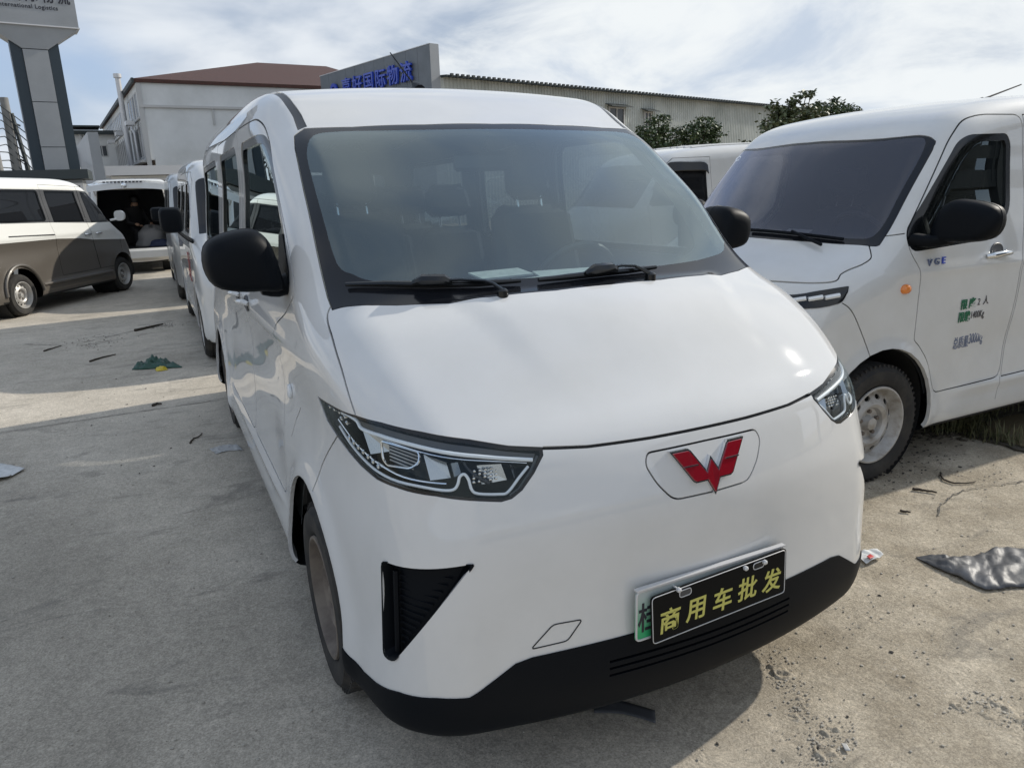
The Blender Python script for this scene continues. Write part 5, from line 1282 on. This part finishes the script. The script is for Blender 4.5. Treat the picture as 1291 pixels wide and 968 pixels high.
# ------------------------------------------------------------------ buildings
MT['plaster'] = mat('stained_white_plaster', (.70, .71, .70), .9, noise=(.35, (.56, .57, .555), .42, .68), bump=(6, .2, .02))
MT['roofbrown'] = mat('brown_tile_roof', (.075, .030, .022), .85, noise=(6, (.045, .022, .018), .4, .7), bump=(18, .5, .03))
MT['concpost'] = mat('grey_concrete_trim', (.48, .48, .47), .9)
MT['winglass'] = mat('dark_building_glass', (.035, .04, .045), .15, 0, 0, .5)
MT['brick'] = mat('rough_red_rubble_wall', (.13, .085, .065), .95, noise=(9, (.26, .22, .19), .42, .62), bump=(10, .8, .05))
MT['cladgrey'] = mat('grey_cladding', (.16, .175, .19), .45, .2, 0, .4, noise=(1.2, (.13, .145, .155), .4, .7))
MT['darkclad'] = mat('dark_slate_cladding', (.035, .05, .062), .4, .2, 0, .4)
MT['lightclad'] = mat('light_grey_cladding', (.30, .315, .33), .45, .1, 0, .4, noise=(1.0, (.26, .275, .285), .4, .7))
MT['corr'] = mat('pale_corrugated_steel', (.50, .52, .49), .6, .1, 0, .4, noise=(.5, (.33, .35, .325), .42, .7))
MT['darkroof'] = mat('dark_roof_edge', (.03, .04, .042), .6)
def frame2(o, ang):
    ca, sa = math.cos(ang), math.sin(ang); return lambda u, v, z: (o[0] + u * ca - v * sa, o[1] + u * sa + v * ca, z)
def fbox(mb, F, u0, u1, v0, v1, z0, z1):
    vs = [F(u, v, z) for u in (u0, u1) for v in (v0, v1) for z in (z0, z1)]
    mb.add(vs, [(0, 1, 3, 2), (4, 6, 7, 5), (0, 4, 5, 1), (2, 3, 7, 6), (0, 2, 6, 4), (1, 5, 7, 3)]); return mb
# white building with the brown roof
bl = thing('factory_building', 'white plastered three storey building with brown hipped roof and rows of windows', 'building', (-.72, 42, 0))
F = frame2((0, 0), math.radians(5.5))      # local to the empty
wl = MB(); fbox(wl, F, .35, 14.5, 0, 28, 0, 7.15); fbox(wl, F, .0, .36, .0, 28, 3.45, 7.15); wl.build('wall', 'plaster', bl)
sk_ = MB(); fbox(sk_, F, .30, .352, .4, 28, 0, 3.45); sk_.build('lower_wall', 'brick', bl)
rf = MB(); e = .12
P = [F(-e, -e, 7.15), F(14.5, -e, 7.15), F(14.5, 28 + e, 7.15), F(-e, 28 + e, 7.15), F(9.5, 14, 10.6), F(14.5, 14, 10.6), F(-e, -e, 7.32), F(14.5, -e, 7.32), F(14.5, 28 + e, 7.32), F(-e, 28 + e, 7.32)]
rf.add(P, [(6, 7, 5, 4), (9, 6, 4), (8, 9, 4, 5), (7, 8, 5), (1, 2, 8, 7), (0, 1, 7, 6), (3, 0, 6, 9), (0, 3, 2, 1)]); roofo = rf.build('roof', 'roofbrown', bl)
gt_ = MB(); fbox(gt_, F, -.22, -.11, -.2, 28.2, 7.14, 7.34); gt_.build('gutter', 'darkroof', roofo)
ld_ = MB(); fbox(ld_, F, .0, 14.4, -.10, 0, 5.98, 6.10); fbox(ld_, F, 3.4, 3.5, -.06, 0, 5.2, 6.0); fbox(ld_, F, -.06, .16, -.07, 0, 0.2, 7.1); ld_.build('ledge', 'concpost', bl)
ca5, sa5 = math.cos(math.radians(5.5)), math.sin(math.radians(5.5))
def win_unit(name, F, u, v0, v1, z0, z1, parent, depth=.10, nm=2, mfr='concpost', face=-1, proud=.03):
    f_ = MB(); t = .07
    a, b = (u - proud, u + depth)
    fbox(f_, F, a, b, v0, v0 + t, z0, z1); fbox(f_, F, a, b, v1 - t, v1, z0, z1); fbox(f_, F, a, b, v0 + t, v1 - t, z1 - t, z1); fbox(f_, F, a, b, v0 + t, v1 - t, z0, z0 + t)
    for k in range(1, nm): vm_ = v0 + (v1 - v0) * k / nm; fbox(f_, F, a + .01, b, vm_ - .03, vm_ + .03, z0 + t, z1 - t)
    fo = f_.build(name, mfr, parent)
    g_ = MB(); fbox(g_, F, u - .012, u - .006, v0 + t, v1 - t, z0 + t, z1 - t); g_.build('pane', 'winglass', fo)
    return fo
for k in range(21):
    v = .75 + k * 1.28
    if 3 < k < 5: continue
    win_unit('window', F, 0, v + .12, v + 1.0, 5.55, 6.80, bl, .0, proud=.02)
    win_unit('window', F, 0, v, v + 1.10, 3.62, 5.20, bl, .0, proud=.02)
ps = MB()
for k in range(22): v = .62 + k * 1.28; fbox(ps, F, -.05, 0, v - .07, v + .07, 3.45, 5.3)
fbox(ps, F, -.30, 0, .2, 28, 3.35, 3.47); fbox(ps, F, -.12, 0, .2, 28, 5.45, 5.55); ps.build('balcony_frame', 'concpost', bl)
pp_ = MB(); pp_.tube([F(-.35, 5.0, 0), F(-.35, 5.0, 8.0), F(-.35, 5.0, 8.05)], .14, 12); pp_.tube([F(-.35, 5.0, 8.0), F(-.35, 5.0, 8.2)], .21, 12); pp_.build('flue_pipe', 'whitemetal', bl, True)
dp = MB(); dp.tube([F(-.12, 3.0, 3.4), F(-.12, 3.0, 5.0), F(-.22, 3.2, 5.2), F(-.12, 3.3, 5.7)], .07, 8); dp.build('drain_pipe', 'whitemetal', bl, True)
for q in range(3):
    a_ = MB(); fbox(a_, F, -.62, -.22, 1.3 + q * 7, 2.2 + q * 7, 5.25, 5.45); a_.build('air_conditioner', 'whitemetal', bl)

# far small white building and the grey lean-to in front of it
fb = thing('small_building', 'small distant white building with flat dark roof and one window beside the pylon', 'building', (-4.9, 60, 0))
F = frame2((0, 0), math.radians(4)); w = MB(); fbox(w, F, 0, 4.6, 0, 8, 0, 6.0); w.build('wall', 'plaster', fb); w = MB(); fbox(w, F, -.3, 4.9, -.4, 8.4, 6.0, 6.25); fbox(w, F, -1.6, 1.6, -.8, 2, 6.45, 6.55); w.build('roof', 'darkroof', fb)
fr_ = frame2((0, 0), math.radians(4)); G = lambda u, v, z: fr_(v, u, z)
win_unit('window', G, 0, 1.2, 1.9, 4.5, 5.3, fb, 0); win_unit('window', G, 0, 3.3, 4.0, 4.5, 5.3, fb, 0)
d_ = MB(); d_.tube([F(.35, -.12, 0), F(.35, -.12, 6)], .12, 8); d_.tube([F(.6, -.12, 0), F(.55, -.12, 6)], .07, 8); d_.build('drain_pipe', 'concpost', fb, True)
ll = thing('lean_to', 'grey metal lean-to with sloping rail in front of the small white building', 'shed', (-2.95, 36, 0))
F = frame2((0, 0), math.radians(5.5))
w = MB(); w.add([F(0, 0, 0), F(0, 14, 0), F(0, 14, 4.6), F(0, 0, 4.35), F(.4, 0, 0), F(.4, 14, 0), F(.4, 14, 4.6), F(.4, 0, 4.35), F(-1.0, 14, 0), F(-1.0, 14, 4.2)], [(0, 1, 2, 3), (4, 7, 6, 5), (0, 3, 7, 4), (3, 2, 6, 7), (1, 8, 9, 2)]); w.build('wall', 'lightclad', ll)
w = MB()
for k in range(9): w.tube([F(-.5, k * 1.2, 2.0), F(-.5, k * 1.2, 2.9 + k * .08)], .03, 6)
w.tube([F(-.5, 0, 2.9), F(-.5, 9.6, 3.55)], .04, 6); w.tube([F(-.5, 0, 2.45), F(-.5, 9.6, 2.9)], .03, 6); w.build('railing', 'whitemetal', ll, True)

# low cabins behind the parked vans
lc = thing('site_cabin', 'low dark roofed cabin with light window frames below the pylon sign', 'cabin', (-6, 22, 0))
F = frame2((0, 0), 0); w = MB(); fbox(w, F, -5, 3.40, .1, 1.6, 0, 2.08); w.build('wall', 'lightclad', lc); w = MB(); fbox(w, F, -5.2, 3.58, -.25, 1.8, 2.10, 2.34); w.build('roof', 'darkroof', lc)
G = lambda u, v, z: (v, .1 + u, z)
for k in range(5): win_unit('window', G, 0, -4.6 + k * 1.65, -3.2 + k * 1.65, 1.1, 2.0, lc, 0, 2, 'whitemetal')
l2 = thing('office_cabin', 'long white flat roofed cabin with dark windows at the end of the van row', 'cabin', (-2.05, 27, 0))
F = frame2((0, 0), math.radians(2)); w = MB(); fbox(w, F, 0, 9, .1, 2.6, 0, 2.28); w.build('wall', 'plaster', l2); w = MB(); fbox(w, F, -.15, 9.2, -.2, 2.8, 2.30, 2.60); w.build('roof', 'whitemetal', l2)
G = lambda u, v, z: fr2(v, .1 + u, z); fr2 = frame2((0, 0), math.radians(2))
for k in range(5): win_unit('window', G, 0, .5 + k * 1.6, 1.8 + k * 1.6, 1.1, 2.2, l2, 0, 2, 'whitemetal')

# grey sign wall with blue letters
sw_ = thing('sign_wall', 'tall grey clad parapet wall carrying a row of blue characters', 'sign wall', (10.45, 30, 0))
A14 = math.radians(13.9); F = frame2((0, 0), A14)
w = MB(); fbox(w, F, .03, .42, 0, 10.3, 0, 7.36); w.build('wall', 'cladgrey', sw_)
for k in range(11):
    w = MB(); v0 = .02 + k * .93; fbox(w, F, 0, .03, v0, v0 + .915, 4.4, 7.40); w.build('panel', 'cladgrey', sw_)
w = MB(); fbox(w, F, .0, .45, -.03, .0, 0, 7.42); w.build('end_panel', 'lightclad', sw_)
w = MB(); fbox(w, F, -.02, .45, 0, 10.3, 7.40, 7.43); w.build('coping', 'whitemetal', sw_)
txt = '嘉好国际物流'
ca, sa = math.cos(A14), math.sin(A14)
for i, ch_ in enumerate(txt):
    v = 7.75 - i * 1.10
    text_obj('blue_character', ch_, .88, 'blueletter', sw_, frame_mat(F(-.10, v, 6.20), (sa, -ca, 0), (0, 0, 1)), .05, .010, 1.12)
lg = MB(); lg.add(*lofted([[F(-.16 + d_, 8.6 + .36 * r_ * math.cos(t), 6.5 + .36 * r_ * math.sin(t)) for t in np.linspace(0, 2 * PI, 20, endpoint=False)] for r_, d_ in ((1, .1), (1, 0), (.55, 0), (.55, .1))], cap=False)); lg.build('blue_emblem', 'blueletter', sw_)

# corrugated warehouse
wh = thing('warehouse', 'long pale corrugated steel warehouse with three small windows under awnings', 'warehouse', (10.9, 30.1, 0))
A17 = math.radians(16.9); F = frame2((0, 0), A17)
vs = []; fs = []; n = 0; pitch = .20; Lw = 34
prof = []
u = 0
while u < Lw: prof += [(u, 0), (u + .10, 0), (u + .125, -.045), (u + .175, -.045)]; u += pitch
for (u, v) in prof: vs += [F(u, v, 0), F(u, v, 6.15)]
fs = [(2 * i, 2 * i + 2, 2 * i + 3, 2 * i + 1) for i in range(len(prof) - 1)]
w = MB(); w.add(vs, fs); w.build('corrugated_wall', 'corr', wh)['kind'] = 'stuff'
w = MB(); fbox(w, F, -.0, Lw, .05, 3, 0, 6.1); w.build('inner_wall', 'corr', wh)
w = MB(); w.add([F(-.0, -.45, 6.18), F(Lw + .4, -.45, 6.18), F(Lw + .4, 9, 6.9), F(.6, 9, 6.9), F(-.0, -.45, 6.10), F(Lw + .4, -.45, 6.10), F(Lw + .4, 18.4, 6.18), F(2.2, 18.4, 6.18)], [(0, 1, 2, 3), (4, 5, 1, 0), (3, 2, 6, 7), (4, 0, 3, 7), (1, 5, 6, 2)]); ro = w.build('roof', 'darkroof', wh)
w = MB()
for k in range(2, 115): fbox(w, F, -.4 + k * .30, -.4 + k * .30 + .13, -.52, -.42, 6.16, 6.24)
w.build('roof_sheet_ends', 'darkroof', ro)['kind'] = 'stuff'
G = lambda u, v, z: F(v, u, z)
for (u0, u1, z0, z1, nm) in ((7.85, 9.25, 4.7, 5.42, 2), (11.05, 12.35, 4.30, 5.42, 2), (14.1, 14.75, 4.35, 5.30, 2)):
    wo_ = win_unit('window', G, -.05, u0, u1, z0, z1, wh, .02, nm, 'concpost', proud=.06)
    a_ = MB(); a_.add([G(-.05, u0 - .25, z1 + .16), G(-.05, u1 + .25, z1 + .16), G(-.50, u1 + .25, z1 + .02), G(-.50, u0 - .25, z1 + .02), G(-.05, u0 - .25, z1 + .12), G(-.05, u1 + .25, z1 + .12), G(-.50, u1 + .25, z1 - .02), G(-.50, u0 - .25, z1 - .02)], [(0, 1, 2, 3), (4, 7, 6, 5), (3, 2, 6, 7), (0, 3, 7, 4), (1, 5, 6, 2)]); a_.build('awning', 'darkroof', wh)

# pylon sign
py = thing('pylon_sign', 'tall grey pylon sign with dark side fins and a logistics nameboard on top', 'sign', (-3.29, 24, 0))
A13 = math.radians(9); F = frame2((0, 0), A13)
for k, (z0, z1) in enumerate(((.1, 1.75), (1.77, 3.02), (3.04, 4.22), (4.24, 5.58))):
    w = MB(); fbox(w, F, -.30, .30, -.06, .5, z0, z1); w.build('panel', 'lightclad', py)
w = MB(); fbox(w, F, -.29, .29, -.03, .45, 0, 5.6); w.build('core', 'darkclad', py)
for s_ in (-1, 1):
    w = MB(); fbox(w, F, min(.31 * s_, .58 * s_), max(.31 * s_, .58 * s_), .0, .52, 0, 6.02); w.build('side_fin', 'darkclad', py)
w = MB(); w.add([F(-.31, -.07, 5.60), F(.31, -.07, 5.60), F(.31, .5, 5.60), F(-.31, .5, 5.60), F(-1.10, -.12, 6.17), F(1.12, -.12, 6.17), F(1.12, .62, 6.17), F(-1.10, .62, 6.17)], [(0, 1, 5, 4), (1, 2, 6, 5), (2, 3, 7, 6), (3, 0, 4, 7), (3, 2, 1, 0)]); w.build('flared_neck', 'lightclad', py)
w = MB(); fbox(w, F, -1.14, 1.14, -.16, .66, 6.20, 8.6); nb = w.build('name_board', 'lightclad', py)
w = MB(); fbox(w, F, -1.16, 1.16, -.18, .68, 6.17, 6.20); w.build('board_edge', 'whitemetal', nb)
ux13 = (math.cos(A13), math.sin(A13), 0)
for i, ch_ in enumerate(txt):
    text_obj('board_character', ch_, .34, 'black_print', nb, frame_mat(F(-1.33 + .13 + i * .385, -.165, 6.80), ux13, (0, 0, 1)), .004, .007, .92)
text_obj('board_lettering', 'Jiahao International Logistics', .150, 'black_print', nb, frame_mat(F(-1.12, -.165, 6.60), ux13, (0, 0, 1)), .004, .002, .92, space=1.12)

# utility poles and yard clutter at the far left
MT['polec'] = mat('old_concrete_pole', (.24, .24, .23), .9, noise=(2, (.15, .15, .145), .4, .7))
def pole(x, y, h, lean, label, extra):
    t = thing('utility_pole', label, 'pole', (x, y, 0)); w = MB(); w.tube([(0, 0, 0), (lean * h, 0, h)], [.19, .13], 12); w.build('pole', 'polec', t, True)
    if extra:
        w = MB()
        for z in (h * .86, h * .62): w.tube([(lean * z - .1, 0, z), (lean * z + .32, .1, z - .2)], .035, 6)
        w.tube([(lean * h * .9 + .14, 0, h * .9), (.42, 0, h * .4), (.62, .1, h * .05)], .07, 6); w.build('strut', 'darkroof', t, True)
        w = MB(); w.rbox((.55, 0, h * .46), (.55, .4, .42), .05); w.tube([(.3, 0, h * .46 + .25), (.3, 0, h * .46 + .5)], .04, 6); w.tube([(.75, 0, h * .46 + .25), (.85, 0, h * .46 + .45)], .04, 6); w.build('transformer', 'darkroof', t, True)
    return t
pole(-5.02, 30, 5.0, .01, 'short concrete utility pole with dark transformer box left of the pylon', True)
pole(-5.45, 29.3, 4.6, .0, 'grey concrete pole at the extreme left edge behind the transformer', False)
cb_ = thing('cable_bundle', 'tangle of black cables hanging between the poles at the far left', 'cables', (-5.2, 29.8, 0))
for k in range(9):
    w = MB(); z0 = 2.6 + k * .26; sag = random.uniform(.2, .7)
    w.tube([(-.9, -.3, z0 + .5), (-.35, -.15, z0 + .25 - sag * .5), (.05, .05, z0 + .1), (.45, .1, z0 - .2 - sag * .3), (.60 + .06 * k, .1, z0 - .9)], .018, 5); w.build('cable', 'darkroof', cb_, True)
fr = thing('lattice_frame', 'dark steel lattice frame standing at the far left behind the two-tone van', 'frame', (-5.55, 27, 0))
for k in range(2):
    w = MB(); w.tube([(.0 + k * .42, 0, 0), (.0 + k * .42, 0, 4.1 - k * .9)], .06, 6); w.build('post', 'darkroof', fr)
for k in range(6):
    w = MB(); w.tube([(0, 0, 2.2 + k * .3), (.42, 0, 2.35 + k * .2)], .025, 5); w.build('rung', 'darkroof', fr)

# ------------------------------------------------------------------ trees
MT['bark'] = mat('bark', (.09, .075, .06), .9, bump=(12, .6, .03))
def leaf_mat(name, a, b_):
    m = mat(name, a, .55, noise=(1.2, b_, .38, .66)); return m
MT['leafA'] = leaf_mat('dark_leaves', (.045, .075, .03), (.085, .12, .05)); MT['leafB'] = leaf_mat('olive_leaves', (.065, .085, .035), (.11, .13, .06))
def tree(label, x, y, h, lobes, n, m, ls=.12, seed=1, sparse=1.0):
    r_ = random.Random(seed); t = thing('tree', label, 'tree', (x, y, 0)); w = MB()
    w.tube([(0, 0, 0), (.05, .05, h * .3), (-.05, .1, h * .55)], [.14, .11, .07], 8)
    for (lx, ly, lz, lr) in lobes: w.tube([(0, 0, h * .32), (lx * .45, ly * .45, (h * .32 + lz) / 2), (lx, ly, lz)], [.06, .04, .012], 6)
    w.build('trunk', 'bark', t, True)
    c = MB(); tot = sum(l[3] ** 2 for l in lobes)
    for (lx, ly, lz, lr) in lobes:
        nc = int(n * lr * lr / tot / 14)
        for _ in range(max(3, nc)):      # small clumps of leaves
            while True:
                p = Vector((r_.uniform(-1, 1), r_.uniform(-1, 1), r_.uniform(-1, 1)))
                if .25 < p.length < 1: break
            q = Vector((lx, ly, lz)) + Vector((p.x * lr, p.y * lr, p.z * lr * .72))
            for _ in range(14):
                o_ = q + Vector((r_.gauss(0, .11), r_.gauss(0, .11), r_.gauss(0, .07))) * lr * 1.1 * sparse
                d_ = Vector((r_.uniform(-1, 1), r_.uniform(-1, 1), r_.uniform(-.7, .3))).normalized(); e_ = d_.cross(Vector((r_.uniform(-1, 1), r_.uniform(-1, 1), 1))).normalized()
                l_ = ls * r_.uniform(.6, 1.3); wd = l_ * .32
                c.add([o_, o_ + d_ * l_ * .5 + e_ * wd, o_ + d_ * l_, o_ + d_ * l_ * .5 - e_ * wd], [(0, 1, 2, 3)])
    c.build('crown', m, t, fix=False)
    return t
tree('round dark green tree in front of the warehouse windows, just left of centre gap', 12.2, 16.5, 3.0, [(-.5, 0, 2.75, .42), (.05, .1, 3.15, .38), (.45, 0, 2.75, .45), (0, 0, 2.4, .6), (.0, .3, 2.8, .4)], 3600, 'leafA', .10, 3)
tree('bushy tree beside the round one, above the roof of the visored van', 13.55, 16.3, 3.0, [(-.35, 0, 2.8, .42), (.1, 0, 3.05, .40), (.45, .1, 2.85, .38), (0, 0, 2.45, .55)], 3200, 'leafA', .10, 5)
tree('low shrub between the bushy tree and the roof of the right van', 14.9, 15.6, 2.6, [(-.2, 0, 2.35, .35), (.35, 0, 2.45, .30), (.8, 0, 2.3, .3)], 1000, 'leafB', .10, 9)
tree('taller feathery tree behind the right van roof, loose top with sky showing through', 20.7, 19.9, 4.6, [(-.75, 0, 4.0, .28), (-.45, .1, 3.75, .35), (-.1, 0, 4.1, .26), (.35, .1, 4.35, .24), (.75, 0, 4.55, .22), (1.1, .1, 4.5, .16), (.2, 0, 3.6, .7), (1.0, 0, 3.8, .5), (-.7, 0, 3.4, .6)], 2300, 'leafB', .17, 11, 1.5)
tree('broad dark tree at the right of the feathery one', 23.4, 20.6, 4.4, [(-.9, 0, 3.9, .5), (-.2, 0, 4.05, .5), (.5, 0, 4.15, .45), (1.2, 0, 3.95, .42), (1.8, 0, 3.75, .4), (0, 0, 3.5, .9), (1, 0, 3.5, .8)], 5200, 'leafA', .13, 13)
tree('small bush far left between the transformer and the pylon', -4.45, 30.5, 2.9, [(0, 0, 2.6, .25), (.2, 0, 2.75, .2)], 500, 'leafA', .09, 15)

# ------------------------------------------------------------------ person and bundle in the open van
MT['blackcloth'] = mat('black_clothes', (.010, .010, .012), .85); MT['hair'] = mat('black_hair', (.008, .007, .007), .5); MT['skin'] = mat('skin', (.30, .18, .12), .55)
def person():
    root = thing('person', 'person in black clothes leaning forward inside the open back of the van', 'person', (-1.50, 17.45, .52), math.radians(-60))
    J = dict(pel=(0, 0, .30), sp=(.06, 0, .50), ch=(.17, 0, .72), nk=(.22, 0, .86), hd=(.25, 0, .97), ls=(.15, .19, .76), rs=(.15, -.19, .76), le=(.30, .24, .52), re=(.30, -.24, .52), lh=(.52, .16, .46), rh=(.52, -.12, .46), lk=(.42, .14, .34), rk=(.42, -.14, .34), lf=(.42, .14, .04), rf=(.42, -.14, .04))
    R_ = dict(pel=.16, sp=.14, ch=.155, nk=.055, hd=.095, ls=.075, rs=.075, le=.048, re=.048, lh=.035, rh=.035, lk=.075, rk=.075, lf=.045, rf=.045)
    E_ = [('pel', 'sp'), ('sp', 'ch'), ('ch', 'nk'), ('nk', 'hd'), ('ch', 'ls'), ('ch', 'rs'), ('ls', 'le'), ('rs', 're'), ('le', 'lh'), ('re', 'rh'), ('pel', 'lk'), ('pel', 'rk'), ('lk', 'lf'), ('rk', 'rf')]
    ks = list(J); me = bpy.data.meshes.new('body'); me.from_pydata([J[k] for k in ks], [(ks.index(a), ks.index(b)) for a, b in E_], [])
    tmp = bpy.data.objects.new('tmp', me); COL.objects.link(tmp); md = tmp.modifiers.new('s', 'SKIN'); md.use_smooth_shade = True
    for i, k in enumerate(ks): me.skin_vertices[0].data[i].radius = (R_[k], R_[k])
    me.skin_vertices[0].data[0].use_root = True
    tmp.modifiers.new('b', 'SUBSURF').levels = 2
    dg = bpy.context.evaluated_depsgraph_get(); m2 = bpy.data.meshes.new_from_object(tmp.evaluated_get(dg)); bpy.data.objects.remove(tmp)
    m2.materials.clear(); m2.materials.append(MT['blackcloth']); m2.materials.append(MT['skin'])
    for p_ in m2.polygons:
        c_ = p_.center; p_.material_index = 1 if (c_.z > .87 or (c_.x > .47 and c_.z > .4)) else 0
    b_ = bpy.data.objects.new('body', m2); link(b_, root)
    h = MB(); h.add(*lofted([sup_ring((.235, 0, 1.0 + z), (1, 0, 0), (0, 1, 0), .118 * s_, .105 * s_, 2, 16) for z, s_ in ((-.06, .9), (0, 1.03), (.05, .95), (.09, .7), (.11, .2))])); h.build('hair', 'hair', root, True)
    hn = MB()
    for sy, yy in ((1, .16), (-1, -.12)):
        for q in range(5): a0 = (q - 2) * .012; hn.tube([(.53, yy + a0, .458), (.57, yy + a0 * 1.1, .452), (.595, yy + a0 * 1.1, .437)], .007, 5)
    hn.build('fingers', 'skin', root, True)
person()
MT['greycloth'] = mat('grey_sheeting', (.20, .20, .20), .8, bump=(6, .6, .03)); MT['bluecloth'] = mat('dark_blue_bag', (.02, .03, .07), .7)
def lump(name, c, sx, sy, sz, m, label, seed):
    vs = []; fs = []; nu, nv = 24, 12
    for i in range(nv + 1):
        for j in range(nu):
            th = PI * .5 * i / nv; ph = 2 * PI * j / nu; k = 1 + .22 * mnoise.noise(Vector((math.cos(ph) * 1.6 + seed, math.sin(ph) * 1.6, i * .25)))
            vs.append((c[0] + sx * k * math.cos(ph) * math.cos(th) ** .6, c[1] + sy * k * math.sin(ph) * math.cos(th) ** .6, c[2] + sz * k * math.sin(th)))
    for i in range(nv):
        for j in range(nu): fs.append((i * nu + j, i * nu + (j + 1) % nu, (i + 1) * nu + (j + 1) % nu, (i + 1) * nu + j))
    fs.append(tuple(range(nu))[::-1]); o = obj(name, vs, fs, m, None, True); tag(o, label, 'bundle'); return o
lump('sheeting_bundle', (-1.12, 16.95, .53), .34, .30, .42, 'greycloth', 'grey crumpled sheeting heaped in the open back of the van', 2.0)
lump('cloth_bag', (-.98, 16.62, .53), .22, .14, .13, 'bluecloth', 'dark blue bag in front of the grey sheeting at the van floor', 5.0)

# ------------------------------------------------------------------ open steel shed behind the photographer (seen mirrored in glass and paint)
MT['shedsteel'] = mat('dark_painted_steel', (.05, .055, .06), .6); MT['shedroof'] = mat('dark_sheet_roof', (.07, .075, .08), .7)
sh_ = thing('open_shed', 'open steel framed shed standing behind the camera, seen only in reflections', 'shed', (13, -6, 0))
w = MB(); w.add([(-6, 0, 5.6), (14, 0, 5.6), (14, -8, 6.6), (-6, -8, 6.6), (-6, 0, 5.72), (14, 0, 5.72), (14, -8, 6.72), (-6, -8, 6.72)], [(3, 2, 1, 0), (4, 5, 6, 7), (0, 1, 5, 4), (1, 2, 6, 5), (2, 3, 7, 6), (3, 0, 4, 7)]); w.build('roof', 'shedroof', sh_)
for k in range(6):
    w = MB(); w.box((-6 + k * 4, -.1, 2.8), (.18, .18, 5.6)); w.build('post', 'shedsteel', sh_)
w = MB()
for z in (3.6, 4.4, 5.2, 5.5): w.box((4, -.1, z), (20, .14, .16))
w.build('beam', 'shedsteel', sh_)
for k in range(16):
    w = MB(); w.tube([(-6 + k * 1.3, -.1, 3.6), (-6 + k * 1.3, -.1, 5.5)], .09, 5); w.build('brace', 'shedsteel', sh_)
w = MB(); w.box((4, -8, 3.2), (20, .2, 6.4)); w.build('rear_wall', 'shedroof', sh_)

# groups and joined small stuff
for o in bpy.data.objects:
    c_ = o.get('category'); b_ = o.name.split('.')[0]
    if b_ == 'parked_van': o['group'] = 'white vans parked round the yard'
    elif c_ == 'tree': o['group'] = 'trees beyond the parked vans'
    elif c_ == 'twig': o['group'] = 'dry twigs on the concrete'
    elif c_ == 'pole': o['group'] = 'concrete poles at the far left'
    elif b_ in ('panel_gap', 'wheel_nuts', 'tread', 'fog_grille_ribs', 'projector_fins', 'window_seal', 'papers_on_dashboard', 'headrest_posts', 'fingers', 'balcony_frame', 'railing'): o['kind'] = 'stuff'
